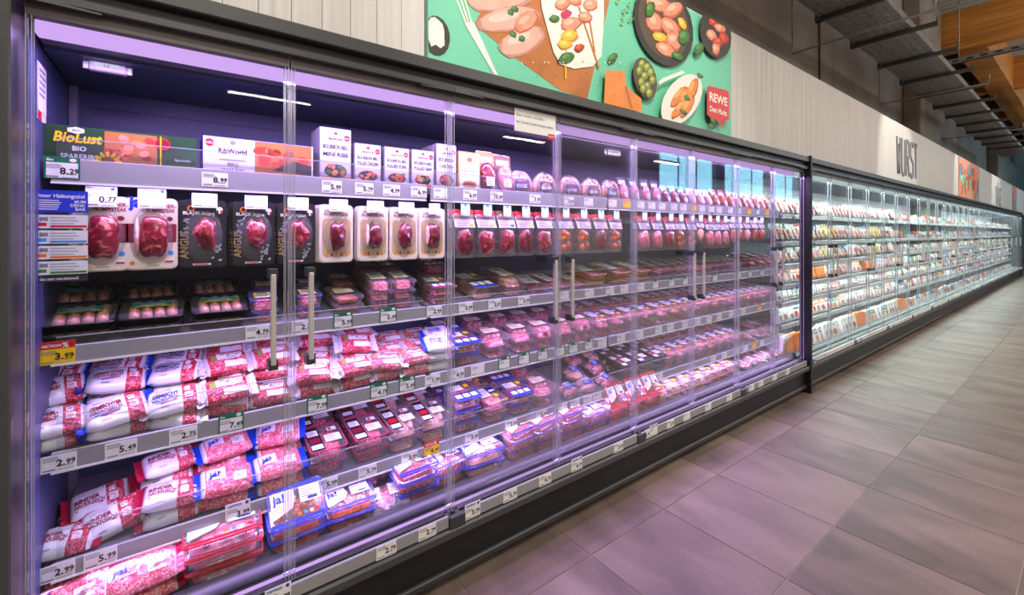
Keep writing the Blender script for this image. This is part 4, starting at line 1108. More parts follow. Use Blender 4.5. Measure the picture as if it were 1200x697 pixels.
# ---- upright flat pack with a rounded header (top shelf beyond, second fridge)
def flat_proto(w, h, d, top, mt, desc, seed, body='film', lab='white', name='flat_pack'):
    pr = Proto(name, 'food pack', desc)
    t = MB(); P = t.rrect(-w / 2, 0, w / 2, h, .012, 2)
    t.loft([[(x, 0, z) for x, z in P], [(x, -.003, z) for x, z in P]], 'clear_tray' if mt else 'white', smooth=False); ti = pr.part('backing', t)
    if mt:
        m_ = MB()
        for k in range(2): m_.blob((0, -.004 - d * .3 * (k + 1), h * (.36 + .06 * k)), (w * .42, d * .35, h * (.34 - .04 * k)), mt, seed + k, .22, 10, 8)
        pr.part('slices', m_)
    else:
        pr.part('carton_front', MB().bbox(-w / 2 + .002, -d, 0, w / 2 - .002, -.003, h * .96, lab, .004))
    p = MB(front_map(-.004 if mt else -d))
    r_ = random.Random(seed)
    p.poly(MB().rrect(-w / 2 + .003, h * .62, w / 2 - .003, h - .003, .010, 2), top)
    p.rect(-w * .36, h * .72, w * .36, h * .86, lab); p.greek(-w * .3, h * .74, w * .3, h * .84, 2, 'grey_ink', seed)
    if not mt: p.disc(0, h * .34, w * .3, h * .2, r_.choice(['art_flesh', 'art_orange', 'art_red', 'salami']), 10); p.rect(-w * .4, h * .06, w * .1, h * .12, 'pale_ink')
    pr.part('label', p, ti)
    if mt:
        q = MB(front_map(-.006 - d)); q.rect(-w * .2, h * .12, w * .24, h * .34, 'paper'); q.greek(-w * .16, h * .15, w * .2, h * .32, 3, 'grey_ink'); pr.part('sticker', q, ti)
    return pr

# ================================================================== PLACING
FRM = {n: (YF, zt - .012, tl) for n, zb_, zt, tl in SHELVES}
FRM['bottom deck'] = (1.805, .3015, 6.0)
def on(pr, shelf, px, v, h=0.0, yaw=0.0, pitch=0.0, roll=0.0, row=0, level=0, s=None, desc=None, group=None):
    y0, z0, tl = FRM[shelf]
    x = S(px, y0 + v) if s is None else s
    mx = T((x, 0, 0)) @ tilted(y0, z0, tl) @ T((0, v, h)) @ Matrix.Rotation(R(yaw), 4, 'Z') @ Matrix.Rotation(R(pitch), 4, 'X') @ Matrix.Rotation(R(roll), 4, 'Y')
    return put(pr, mx, shelf, row, level, group, desc)
def stack(pr, shelf, px, v, n, dh, yaw=0.0, row=0, s=None, jit=.004):
    for k in range(n):
        y0 = FRM[shelf][0]
        on(pr, shelf, px, v, k * dh + .0008, yaw + random.uniform(-2, 2), 0, 0, row, k, (S(px, y0 + v) if s is None else s) + random.uniform(-jit, jit))
def grid(shelf, px0, px1, prs, w, d, h, rows=2, levels=2, v0=.02, gap=.004, y_off=None):
    """columns of stacked trays from picture column px0 to px1"""
    y0 = FRM[shelf][0]
    a, b = S(px0, y0 + .05), S(px1, y0 + .05)
    n = max(1, int((b - a) / (w + gap) + .3)); pitch = (b - a) / n
    for i in range(n):
        pr = prs[int(i * len(prs) / n)] if not callable(prs) else prs(i)
        for r_ in range(rows):
            lv = levels if isinstance(levels, int) else levels[min(r_, len(levels) - 1)]
            for k in range(lv):
                on(pr, shelf, 0, v0 + d / 2 + r_ * (d + .004) + random.uniform(0, .003), k * (h + .002) + .0008, random.uniform(-2, 2), 0, 0, r_, k, a + pitch * (i + .5) + random.uniform(-.003, .003))

# ---- top shelf cartons
def carton_row(px0, px1, pytop, mat, desc, draw, deep=1, d=.03, v=.03, name='carton'):
    y = YF + v; a, c = S(px0, y), S(px1, y); z0 = FRM['top shelf'][1]
    h = ZK(px1, pytop, y) - z0
    pr = carton_proto(c - a - .004, d, h, mat, desc, draw, name)
    for k in range(deep): on(pr, 'top shelf', 0, v + k * (d + .002), .0008, 0, 0, 0, k, 0, (a + c) / 2)
carton_row(44, 231, 163, 'carton_green', 'green long spareribs carton', draw_bio, 1, .20, .03)
carton_row(236, 368, 172, 'navy_ink', 'long white rib carton with blue sides', draw_rib, 1, .20, .03)
carton_row(374, 412, 153, 'carton_side', 'tall white mini ribs carton', draw_bbq('BOURBON BBQ', 'MINI RIBS'), 4, .035)
carton_row(415, 447, 171, 'carton_side', 'short white pulled chicken carton', draw_bbq('BOURBON BBQ', 'PULLED CHICKEN'), 2, .04)
carton_row(450, 480, 175, 'carton_side', 'short white pulled pork carton', draw_bbq('BOURBON BBQ', 'PULLED PORK'), 1, .04)
carton_row(482, 509, 178, 'carton_side', 'short white pulled beef carton', draw_bbq('BOURBON BBQ', 'PULLED BEEF'), 1, .04)
carton_row(511, 535, 171, 'carton_side', 'tall white chicken ribs carton', draw_bbq('BOURBON', 'CHICKEN'), 4, .04)
carton_row(537, 563, 180, 'gold_ink', 'gold framed white carton', draw_gold, 2, .03)
pr = [flat_proto(.115, .225, .03, 'art_orange', 'beef', 'purple meat in a tall clear bag', 11), flat_proto(.115, .215, .03, 'brown_ink', 'pork', 'pink meat in a tall clear bag', 12)]
for k, px in enumerate((571, 591)):
    for q in range(2): on(pr[k % 2], 'top shelf', px, .06 + .06 * q, .0008, 0, -8, 0, q, 0)
RG = [ring_proto('curved sausages with dark label, clear bag', 1), ring_proto('curved pale sausages with black label, clear bag', 2, 'chicken')]
for k, px in enumerate((609, 638, 668, 693, 715)):
    for q in range(3): on(RG[k % 2 if k < 4 else 0], 'top shelf', px, .06 + .075 * q, .0008, random.uniform(-6, 6), -6, 0, q, 0)
FP = [flat_proto(.085, .17, .022, 'ink', 'pork', 'dark topped pink slices pack', 21), flat_proto(.095, .15, .025, 'teal_ink', 'beef', 'green topped red meat pack', 22),
      flat_proto(.095, .15, .025, 'white', 'ham', 'white topped ham pack', 23), flat_proto(.095, .16, .025, 'red_ink', 'marinade', 'red topped marinated meat pack', 24)]
for k, px in enumerate((731, 744, 757, 769)): 
    for q in range(3): on(FP[0], 'top shelf', px, .05 + .05 * q, .0008, random.uniform(-5, 5), -10, 0, q, 0)
for k, px in enumerate((781, 791, 801, 811, 821, 830, 839, 848, 857)):
    for q in range(2): on(FP[1 + (k // 3) % 3], 'top shelf', px, .06 + .07 * q, .0008, random.uniform(-8, 8), -14, 0, q, 0)
for k, px in enumerate((865, 872, 879, 886, 893, 899)):
    for q in range(2): on(FP[2 + k % 2], 'top shelf', px, .06 + .07 * q, .0008, random.uniform(-8, 8), -14, 0, q, 0)

# ---- hook row
HK = {}
hook_me = MB().tube([(0, .29, 0), (0, .008, 0), (0, .0, .012)], .0028, 'steel', 6).mesh('rod')
n_hook = 0
tags_hook = []
def hang(pr, px, deep=2, dy=.03, tagkind='plain', price='', w=.07):
    global n_hook
    y = 1.93; x = S(px, y); n_hook += 1
    hk = empty('peg_hook', (x, 1.912, 1.602)); ob('rod', hook_me, hk); ob('clamp', MB().box(-.009, .28, -.012, .009, .31, .014, 'steel'), hk)
    tag(hk, 'thin steel peg hook, %s along the hook row from the near end' % ORD[n_hook], 'hook', 'peg hooks of the hook row')
    for k in range(deep):
        put(pr, T((x + random.uniform(-.003, .003) - .006 * k, y + dy * k + .004, 1.6185)), 'hook row', k, 0)
    tags_hook.append((x, tagkind, price))
def shuffled(n, f): return [f(k) for k in range(n)]
RU = card_proto(.140, .242, 'card_cream', 'beef', 'cream rump steak card with wine red band', 'rump', 4)
AN = shuffled(3, lambda k: card_proto(.140, .242, 'card_black', 'beef' if k == 0 else 'pork' if k == 9 else 'beef', ['black steak card with small fillet', 'black steak card with round steak', 'black steak card with wide steak'][k], 'angus', 6 + k))
KR = shuffled(4, lambda k: card_proto(.138, .242, 'card_cream', 'beef_dark', ['cream and tan steak card, dark round cut', 'cream and tan steak card, folded cut', 'cream and tan steak card, fat edged cut', 'cream and tan steak card, pale cut'][k], 'kraft', 12 + k))
hang(RU, 118, 3, .028, 'tief', '0.77'); hang(RU, 177, 2, .028, 'tief', ''); hang(AN[0], 238, 2); hang(AN[1], 298, 3); hang(AN[2], 347, 2)
for k, px in enumerate((394, 437, 473, 506)): hang(KR[k], px, 3 if k in (0, 2) else 2, .026)
HT = [hangtray_proto(.118, .244, 'beef_dark', 'dark beef in hanging clear tray', 'cream', 1), hangtray_proto(.118, .244, 'beef', 'red beef in hanging clear tray', 'white', 2), hangtray_proto(.112, .244, 'beef', 'red steak in hanging clear tray', 'paper', 3, 'brown_ink'),
      hangtray_proto(.118, .244, 'marinade', 'orange marinated meat in hanging clear tray', 'white', 4), hangtray_proto(.118, .244, 'chicken', 'pale poultry in hanging clear tray', 'paper', 5), hangtray_proto(.118, .244, 'pork', 'pink pork in hanging clear tray', 'white', 6),
      hangtray_proto(.10, .20, 'chicken', 'pale breast in short hanging tray', 'paper', 7, 'brown_ink'), hangtray_proto(.10, .20, 'sausage_red', 'brown sausage in short hanging tray', 'paper', 8, 'white')]
SEQ = [(542, 0), (568, 1), (591, 2), (613, 0), (635, 1), (660, 3), (681, 3), (701, 0), (719, 3), (752, 5), (768, 5), (783, 1), (795, 3), (808, 3), (818, 6), (829, 5), (838, 5), (847, 5), (856, 7), (864, 7), (873, 6), (882, 7), (890, 7)]
for px, k in SEQ: hang(HT[k], px, 2, .042, 'bio' if px < 850 else 'plain', '', .05)

# ---- second shelf
def roster_proto():
    w, d, h = .178, .19, .032
    pr = Proto('bratwurst_tray', 'food pack', 'black tray of pale bratwurst sausages')
    mb = MB(); rr = lambda k, z: [(x, y, z) for x, y in mb.rrect(-w / 2 * k, -d / 2 * k, w / 2 * k, d / 2 * k, .014 * k, 2)]
    mb.loft([rr(.84, 0), rr(.95, h - .004), rr(1, h - .004), rr(1, h), rr(.94, h), rr(.84, .006), rr(.1, .006)], 'black_tray', True, True); pr.part('tray', mb)
    for k in range(4):
        x = -.048 + .034 * k
        pr.part('sausage', MB().tube([(x, -.066, .018), (x + .002, -.058, .022), (x - .002, 0, .023), (x + .002, .058, .022), (x, .066, .018)], [.007, .0155, .0165, .0155, .007], 'sausage_skin', 9))
    f_ = MB().lump(-w * .49, -d * .49, w * .49, d * .49, h, .007, 'film', 3, 10, 8, 6, .4); fi = pr.part('lid_film', f_)
    p = MB(top_map(h + .0085)); p.rect(-.055, -.018, .055, .032, 'leaf_ink'); p.rect(-.053, .012, .053, .030, 'sky_ink'); p.rect(-.050, .0, .050, .020, 'green_ink'); p.text('THÜRINGER', 0, .009, .010, 'white', 'c', .07, .02); p.text('ROSTBRATWURST', 0, -.002, .010, 'white', 'c', .085, .03)
    for k in range(7): p.disc(-.045 + .015 * k, -.012, .008, .005, ('art_orange', 'art_wood', 'art_yellow')[k % 3], 7)
    pr.part('label', p, fi)
    return pr
RO = roster_proto()
for k, px in enumerate((97, 181, 256)): stack(RO, 'second shelf', px, .12, 2, .036, 2 - 2 * k)
for k, px in enumerate((100, 176, 250)): stack(RO, 'second shelf', px, .325, 2, .036, 0, 1)
cup = tray_proto(.095, .12, .045, 'mince_pale', 'label', 'orange_ink', 'clear_tray', 31, 'small clear tub with orange label', 'spread_tub', 'bag_blue')
for px in (308, 358):
    stack(cup, 'second shelf', px, .09, 2, .047); stack(cup, 'second shelf', px, .23, 2, .047, 0, 1)
wi = tray_proto(.125, .17, .036, 'wieners', 'brown', 'brown_ink', 'clear_tray', 32, 'clear tray of thin red sausages', 'sausage_tray')
stack(wi, 'second shelf', 402, .11, 2, .038, 3); stack(wi, 'second shelf', 396, .31, 2, .038, 2, 1)
def twin_proto():
    w, d, h = .215, .19, .042
    pr = Proto('twin_meat_tray', 'food pack', 'two-part clear tray of pink mince')
    for sx in (-1, 1):
        t_ = tray_proto(w / 2, d, h, 'mince_pale', 'label', 'tan_ink', 'clear_tray', 33 + sx)
        base = len(pr.parts)
        for n, me, par, m_ in t_.parts: pr.parts.append((n, me, None if par is None else par + base, T((sx * w / 4, 0, 0)) if par is None else m_))
    return pr
TW = twin_proto()
stack(TW, 'second shelf', 452, .12, 3, .044, 0); stack(TW, 'second shelf', 436, .32, 3, .044, 2, 1)
t1 = tray_proto(.135, .19, .045, 'pork', 'strip', 'red_ink', 'clear_tray', 34, 'clear pork tray with navy strip', 'pork_tray')
stack(t1, 'second shelf', 509, .11, 2, .047); stack(t1, 'second shelf', 500, .31, 3, .047, 0, 1)
bl = tray_proto(.165, .30, .070, 'chicken', 'strip', 'blue_ink', 'clear_tray', 35, 'deep frosted tray with blue strip', 'poultry_tray')
on(bl, 'second shelf', 551, .175, .001, 4); 
ch = tray_proto(.15, .28, .045, 'chicken', 'label', 'yellow_ink', 'clear_tray', 36, 'clear tray of pale chicken fillets', 'poultry_tray')
stack(ch, 'second shelf', 586, .165, 2, .047, 2)
st1 = tray_proto(.16, .30, .035, 'steak', 'label', 'white', 'clear_tray', 37, 'flat clear tray of red steaks', 'steak_tray')
on(st1, 'second shelf', 617, .17, .001, -8)
sl1 = tray_proto(.14, .30, .035, 'slices', 'label', 'red_ink', 'clear_tray', 38, 'flat clear tray of bacon slices', 'pork_tray')
for px in (640, 662): on(sl1, 'second shelf', px, .17, .001, 4)
kr = tray_proto(.15, .26, .042, 'pork', 'label', 'leaf_ink', 'kraft_tray', 39, 'brown cardboard tray with green label', 'cardboard_meat_tray')
for px in (682, 711, 735): stack(kr, 'second shelf', px, .155, 2, .044, 4)
pk = [tray_proto(.115, .32, .040, 'slices', 'label', 'pale_ink', 'clear_tray', 40, 'long clear tray of pork slices', 'pork_tray'), tray_proto(.115, .32, .040, 'ham', 'label', 'red_ink', 'clear_tray', 41, 'long clear tray of cooked ham', 'pork_tray'),
      tray_proto(.115, .32, .040, 'pork', 'label', 'green_ink', 'clear_tray', 42, 'long clear tray of pork pieces', 'pork_tray')]
for i, px in enumerate((755, 768, 780, 791, 802, 813, 823, 832, 841, 849)): stack(pk[(i // 2) % 3], 'second shelf', px, .19, 2, .042)
og = tray_proto(.13, .3, .05, 'marinade', 'label', 'white', 'clear_tray', 43, 'clear tray of orange marinated meat', 'marinated_tray')
for px in (866, 878, 889): stack(og, 'second shelf', px, .18, 2, .052)

# ---- third shelf: bags of mince, then trays
BG = [bag_proto(.150, .122, .054, 'plain', 'RINDER-', 'white beef mince bag, blue ends', 1, tc='wine_ink'), bag_proto(.158, .124, .056, 'gemischt', 'GEMISCHTES', 'white mixed mince bag, blue ends', 2, tc='wine_ink'),
      bag_proto(.150, .120, .054, 'gemischt', 'GEMISCHT', 'white mixed mince bag, clear ends', 3, endc='bag_clear_end', tc='navy_ink'),
      bag_proto(.150, .110, .055, 'band', '', 'red mince pack, white labels', 4, endc='bag_clear_end'), bag_proto(.150, .110, .055, 'band', '', 'pale mince pack, white labels', 5, endc='bag_clear_end', meat_='mince_pale'),
      bag_proto(.155, .115, .055, 'plain', 'RINDER', 'white beef mince bag, red ends', 6, endc='bag_red', window=(.22, .88)), bag_proto(.165, .118, .058, 'ja', '', 'pink mince bag, blue ends', 7, endc='bag_blue', meat_='mince_pale', window=(-.88, .9)),
      bag_proto(.19, .125, .06, 'ja', '', 'pink mince bag, red ends', 8, endc='bag_red', meat_='mince_pale', window=(-.88, .9)), bag_proto(.138, .108, .050, 'plain', 'HÄHNCHEN', 'white poultry bag, blue ends', 9, endc='bag_blue', tc='blue_ink', window=(.7, .9))]
def bags(pr, shelf, px, rows, dh, dv=.118, yaw=(-13, 13), v0=.075):
    for r_, n in enumerate(rows):
        for k in range(n):
            on(pr, shelf, px + random.uniform(-3, 3) * (1 if px < 300 else .4), v0 + dv * r_ + random.uniform(-.004, .004), .001 + k * dh, random.uniform(*yaw), random.uniform(6, 20), random.uniform(-6, 6), r_, k)
bags(BG[0], 'third shelf', 64, (2, 3, 3), .049); bags(BG[1], 'third shelf', 138, (2, 3, 3), .050); bags(BG[2], 'third shelf', 208, (2, 3, 3), .049)
bags(BG[3], 'third shelf', 266, (2, 3, 3), .053); bags(BG[3], 'third shelf', 316, (1, 3, 3), .053)
bags(BG[3], 'third shelf', 366, (2, 2, 3), .054); bags(BG[3], 'third shelf', 414, (2, 3, 3), .054); bags(BG[4], 'third shelf', 450, (2, 2, 2), .053); bags(BG[4], 'third shelf', 482, (2, 2, 2), .053)
bags(BG[8], 'third shelf', 509, (3, 3), .049)
G = [tray_proto(.15, .19, .058, 'pork', 'strip', 'blue_ink', 'clear_tray', 50, 'clear pork tray, blue strip', 'pork_tray', 'bag_blue'), tray_proto(.15, .19, .058, 'cubes', 'brown', 'tan_ink', 'clear_tray', 51, 'diced pork tray, brown label', 'pork_tray'),
     tray_proto(.15, .19, .058, 'pork', 'brown', 'tan_ink', 'clear_tray', 52, 'pork chop tray, brown label', 'pork_tray'), tray_proto(.14, .19, .056, 'cubes', 'yellow', 'gold_ink', 'clear_tray', 53, 'diced pork tray, gold strip', 'pork_tray'),
     tray_proto(.14, .19, .056, 'marinade', 'yellow', 'gold_ink', 'clear_tray', 54, 'orange meat tray, gold strip', 'marinated_tray'), tray_proto(.14, .19, .056, 'chunks', 'dark', 'magenta_ink', 'black_tray', 55, 'black tray of dark meat', 'beef_tray'),
     tray_proto(.15, .19, .058, 'chicken', 'dark', 'red_ink', 'clear_tray', 56, 'clear poultry tray, black strip', 'poultry_tray'), tray_proto(.15, .19, .058, 'mince', 'dark', 'wine_ink', 'clear_tray', 57, 'clear mince tray, black strip', 'mince_tray', 'magenta_ink'),
     tray_proto(.14, .19, .056, 'pork', 'yellow', 'gold_ink', 'clear_tray', 58, 'pork cutlet tray, gold strip', 'pork_tray'), tray_proto(.14, .19, .056, 'slices', 'yellow', 'gold_ink', 'clear_tray', 59, 'sliced pork tray, gold strip', 'pork_tray')]
grid('third shelf', 527, 598, [G[0], G[1]], .15, .19, .058, 2, (2, 2))
grid('third shelf', 599, 694, [G[1], G[2], G[1], G[2]], .15, .19, .058, 2, (2, 2))
grid('third shelf', 695, 783, [G[3], G[9], G[3]], .14, .19, .056, 2, (2, 2))
grid('third shelf', 784, 905, lambda i: [G[4], G[8], G[3], G[9]][i % 4 if i > 1 else 0], .14, .19, .056, 2, (2, 2))
# ---- fourth shelf
def at4(pr, px, v, h, yaw, pitch, level, row, roll=0): on(pr, 'fourth shelf', px, v, h, yaw, pitch, roll, row, level)
at4(BG[5], 74, .07, .001, -6, 6, 0, 0); at4(BG[5], 136, .10, .02, 12, 24, 0, 0, -14); at4(BG[5], 120, .22, .012, 8, 22, 0, 1, -8)
bags(BG[5], 'fourth shelf', 198, (2, 3), .054, .12); bags(BG[6], 'fourth shelf', 262, (2, 3, 3), .057, .122); bags(BG[6], 'fourth shelf', 325, (2, 3, 3), .057, .122)
grid('fourth shelf', 352, 412, [G[7]], .15, .19, .058, 2, (2, 2)); grid('fourth shelf', 412, 525, [G[7], G[6], G[6]], .15, .19, .058, 2, (2, 2))
grid('fourth shelf', 527, 562, [G[0]], .15, .19, .058, 2, (3, 2)); grid('fourth shelf', 563, 650, [G[8], G[0], G[1]], .15, .19, .058, 2, (2, 2))
VB = [vac_proto(.16, .12, .06, 'pork', 'pink meat in clear bag, blue label', 3, blue=True), vac_proto(.16, .12, .055, 'chicken', 'pale poultry in clear bag, blue label', 4, blue=True), vac_proto(.2, .13, .05, 'pork', 'pink pork in clear bag, white label', 5), vac_proto(.18, .14, .06, 'pork_fat', 'pale fatty meat in clear bag', 6)]
for i, (px, v, h, yw) in enumerate(((664, .08, .001, 10), (686, .08, .001, -12), (706, .08, .001, 20), (670, .20, .03, -15), (693, .20, .035, 15), (714, .20, .03, -8), (668, .32, .05, 5), (690, .32, .055, 12))):
    on(VB[i % 2], 'fourth shelf', px, v, h, yw, 10 + 4 * (i % 3), 0, i // 3, 0)
grid('fourth shelf', 724, 762, [G[5], G[5]], .14, .19, .056, 2, (2, 2))
grid('fourth shelf', 763, 868, lambda i: [G[5], G[9], G[8], G[3]][min(i, 1) if i < 2 else 1 + i % 3], .14, .19, .056, 2, (2, 2))
for i, px in enumerate((873, 882, 890, 898)):
    for q in range(2): on(VB[2 + i % 2], 'fourth shelf', px, .10 + .14 * q, .001 + .02 * q, 80, 12, 0, q, 0)
# ---- bottom deck
JR = tray_proto(.235, .165, .050, 'pork', 'ja', 'red_ink', 'clear_tray', 60, 'large clear pork tray, red strips', 'pork_tray', 'red_ink')
JB = tray_proto(.20, .150, .048, 'marinade', 'ja', 'blue_ink', 'clear_tray', 61, 'clear orange meat tray, blue strips', 'marinated_tray', 'blue_ink')
JM = tray_proto(.20, .150, .048, 'mince', 'ja', 'blue_ink', 'clear_tray', 62, 'clear mince tray, blue strips', 'mince_tray', 'blue_ink')
JC = tray_proto(.22, .160, .055, 'chicken', 'ja', 'blue_ink', 'clear_tray', 63, 'clear chicken tray, blue strips', 'poultry_tray', 'blue_ink')
JP = tray_proto(.20, .150, .050, 'mince_pale', 'ja', 'blue_ink', 'clear_tray', 64, 'clear pale mince tray, blue strips', 'mince_tray')
JS = tray_proto(.17, .15, .045, 'cubes', 'ja', 'red_ink', 'clear_tray', 65, 'clear goulash tray, red strips', 'beef_tray', 'red_ink')
YT = tray_proto(.15, .20, .05, 'pork', 'yellow', 'gold_ink', 'clear_tray', 66, 'clear pork tray with gold bar', 'pork_tray')
YC = tray_proto(.16, .22, .05, 'chicken', 'yellow', 'gold_ink', 'clear_tray', 67, 'clear poultry tray with gold bar', 'poultry_tray')
bags(BG[7], 'bottom deck', 84, (2, 3, 3), .058, .13, (-6, 6), .085); bags(BG[7], 'bottom deck', 165, (2, 3, 3), .058, .13, (-6, 6), .085)
stack(JR, 'bottom deck', 262, .10, 3, .052, -2, 0); stack(JR, 'bottom deck', 256, .275, 3, .052, 2, 1)
stack(JB, 'bottom deck', 345, .095, 2, .050, -1); on(JB, 'bottom deck', 345, .10, .122, 0, 38, 0, 0, 2)
stack(JB, 'bottom deck', 408, .095, 2, .050, -2)
for i, (px, v, h, yw) in enumerate(((440, .10, .001, 75), (462, .10, .001, 80), (430, .28, .01, 60), (456, .28, .01, 70))): on(VB[2], 'bottom deck', px, v, h, yw, 0, 0, i // 2, 0)
stack(JM, 'bottom deck', 483, .095, 3, .050, 0); stack(JM, 'bottom deck', 478, .26, 2, .050, 0, 1)
stack(JP, 'bottom deck', 519, .12, 2, .052, 4)
stack(JC, 'bottom deck', 562, .10, 2, .057, -4); stack(JC, 'bottom deck', 585, .28, 3, .057, 4, 1); stack(JP, 'bottom deck', 606, .10, 3, .052, 3); stack(JP, 'bottom deck', 634, .10, 3, .052, 2)
stack(JP, 'bottom deck', 665, .10, 3, .052, 0); stack(JP, 'bottom deck', 693, .095, 2, .052, 0); stack(JP, 'bottom deck', 690, .27, 2, .052, 0, 1)
for k, px in enumerate((715, 737, 756)):
    stack(JS, 'bottom deck', px, .095, 2, .047, 0); on(JS, 'bottom deck', px, .12, .128, 0, 52, 0, 0, 2)
grid('bottom deck', 768, 800, [YC, YC], .16, .22, .05, 2, (2, 2)); grid('bottom deck', 801, 862, [YC, YT, YT], .16, .21, .05, 2, (2, 2))
for i, px in enumerate((868, 877, 886, 894)):
    for q in range(2): on(VB[2 + i % 2], 'bottom deck', px, .11 + .16 * q, .001, 70, 6, 0, q, 0)
for i, px in enumerate((905, 912)): on(VB[2], 'bottom deck', px, .12, .001, 75, 0, 0, 0, 0)
cb = carton_proto(.17, .25, .17, 'carton_white', 'white carton with dark print in the deck corner', lambda p, w, h: (p.text('KÜHLWARE', 0, h * .5, h * .18, 'navy_ink', 'c', w * .7), p.greek(-w * .3, h * .2, w * .3, h * .4, 3)))
on(cb, 'bottom deck', 921, .06, .001)

# ------------------------------------------------------------------ price tags
n_tag = {}
TAGS = []
_tg = {}
def tag_proto(kind, price, w=.078):
    key = (kind, price, w)
    if key in _tg: return _tg[key]
    h = .066 if kind in ('bio', 'tief') else .068 if kind == 'aktion' else .050
    b = MB(); base = 'yellow_ink' if kind == 'aktion' else 'paper'
    b.box(-w / 2, 0, 0, w / 2, .0012, h, {'bio': 'green_ink', 'biot': 'teal_ink'}.get(kind, base))
    p = MB(front_map(0))
    tb_ = h
    if kind == 'bio':
        p.rect(-w * .44, h * .04, w * .44, h * .74, 'paper'); p.text('Bio', -w * .42, h * .80, h * .17, 'white', bold=.03); p.disc(w * .30, h * .87, w * .11, h * .09, 'white', 8); tb_ = h * .72
    elif kind == 'tief':
        p.text('TIEFPREIS', -w * .44, h * .80, h * .17, 'blue_ink', 'l', w * .6, .03); p.disc(w * .36, h * .86, w * .08, w * .08, 'blue_ink', 8); tb_ = h * .74
    elif kind == 'aktion':
        p.rect(-w / 2, h * .68, w / 2, h, 'red_ink'); p.text('AKTION', -w * .44, h * .76, h * .17, 'white', 'l', w * .55, .03); p.text('%', w * .14, h * .72, h * .30, 'white', bold=.03); tb_ = h * .66
    p.greek(-w * .44, tb_ * .62, w * .12, tb_ * .92, 3, 'grey_ink'); p.rect(-w * .44, tb_ * .10, -w * .10, tb_ * .18, 'grey_ink'); p.rect(-w * .02, tb_ * .08, w * .42, tb_ * .14, 'pale_ink')
    if price:
        e_, c_ = price.split('.')
        p.text(e_ + '.', w * .18, tb_ * .30, .028, 'ink', 'r', None, .03); p.text(c_, w * .20, tb_ * .36, .021, 'ink', 'l', None, .03); p.rect(w * .2, tb_ * .28, w * .40, tb_ * .31, 'ink')
    _tg[key] = (b.mesh('plate'), p.mesh('print'))
    return _tg[key]
def price_tag(x, y, z, kind='plain', price='', where='', w=.078):
    e_ = empty('price_tag', (x, y, z))
    me, pm = tag_proto(kind, price, w)
    ob('plate', me, e_); ob('print', pm, e_)
    e_['category'] = 'price tag'
    TAGS.append((e_, where, kind, price, x))
YT_ = YF - .0095
RT = {'top rail': (1.664, YT_), 'second rail': (1.106, YT_), 'third rail': (.783, YT_), 'fourth rail': (.455, YT_), 'base rail': (.263, 1.6425)}
def rail_tags(where, items, w=.078):
    z, y = RT[where]
    for px, kind, price in items: price_tag(S(px, y), y, z, kind, price, where, w)
rail_tags('top rail', [(73, 'bio', '8.29'), (252, 'plain', '8.99'), (389, 'plain', '5.99'), (427, 'plain', '5.79'), (459, 'plain', '4.99'), (491, 'plain', '6.99'), (517, 'plain', ''), (551, 'plain', '6.99'), (582, 'plain', '15.99'), (627, 'plain', '3.99'), (667, 'plain', '3.99'), (690, 'plain', ''), (718, 'plain', ''), (735, 'aktion', ''),
                       (751, 'plain', ''), (764, 'plain', ''), (776, 'plain', ''), (790, 'plain', ''), (801, 'plain', ''), (813, 'aktion', ''), (823, 'plain', ''), (834, 'plain', ''), (843, 'plain', ''), (856, 'plain', ''), (866, 'bio', ''), (878, 'aktion', ''), (888, 'bio', ''), (899, 'aktion', '')])
rail_tags('second rail', [(67, 'aktion', '3.99'), (302, 'plain', '4.79'), (355, 'plain', '2.79'), (402, 'bio', '5.99'), (455, 'bio', '5.49'), (509, 'plain', '2.99'), (546, 'plain', '3.99'), (580, 'plain', '2.19'), (614, 'plain', '3.99'), (661, 'plain', ''), (691, 'plain', ''), (715, 'plain', ''), (732, 'plain', ''), (751, 'plain', ''), (768, 'bio', ''), (787, 'bio', ''), (803, 'bio', ''), (838, 'bio', ''), (866, 'bio', ''), (879, 'bio', ''), (893, 'bio', '')])
rail_tags('third rail', [(69, 'plain', '2.99'), (142, 'plain', '5.49'), (215, 'plain', '2.75'), (271, 'bio', '7.49'), (372, 'bio', '7.99'), (444, 'bio', '4.79'), (477, 'bio', '5.49'), (507, 'plain', '1.99'), (536, 'plain', '4.99'), (560, 'plain', ''), (591, 'bio', ''), (614, 'bio', ''), (636, 'bio', ''), (656, 'bio', ''), (672, 'bio', ''), (690, 'bio', ''), (706, 'plain', ''), (728, 'plain', ''), (750, 'plain', ''), (772, 'plain', ''), (786, 'plain', ''), (803, 'plain', ''), (818, 'plain', ''), (831, 'plain', ''), (843, 'plain', ''), (857, 'plain', ''), (871, 'plain', ''), (890, 'aktion', '')])
rail_tags('fourth rail', [(67, 'plain', '2.99'), (118, 'plain', '5.99'), (279, 'tief', '3.99'), (384, 'plain', '5.99'), (431, 'plain', '5.79'), (480, 'plain', '3.99'), (506, 'aktion', '4.49'), (553, 'plain', '3.49'), (599, 'plain', '3.79'), (635, 'plain', '5.99'), (659, 'plain', ''), (674, 'plain', ''), (689, 'plain', ''), (700, 'plain', ''), (773, 'plain', ''), (836, 'plain', ''), (849, 'plain', ''), (864, 'plain', ''), (874, 'plain', ''), (884, 'aktion', ''), (893, 'plain', '')])
rail_tags('base rail', [(326, 'tief', '2.99'), (453, 'plain', '2.79'), (501, 'plain', '2.79'), (554, 'tief', '3.79'), (598, 'plain', '5.79'), (639, 'plain', '4.79'), (676, 'tief', '4.79'), (725, 'plain', '3.99'), (757, 'plain', '5.49'), (766, 'tief', ''), (786, 'plain', '2.99'), (805, 'plain', ''), (830, 'plain', ''), (855, 'plain', ''), (881, 'plain', ''), (892, 'plain', ''), (908, 'plain', ''), (923, 'plain', '')])
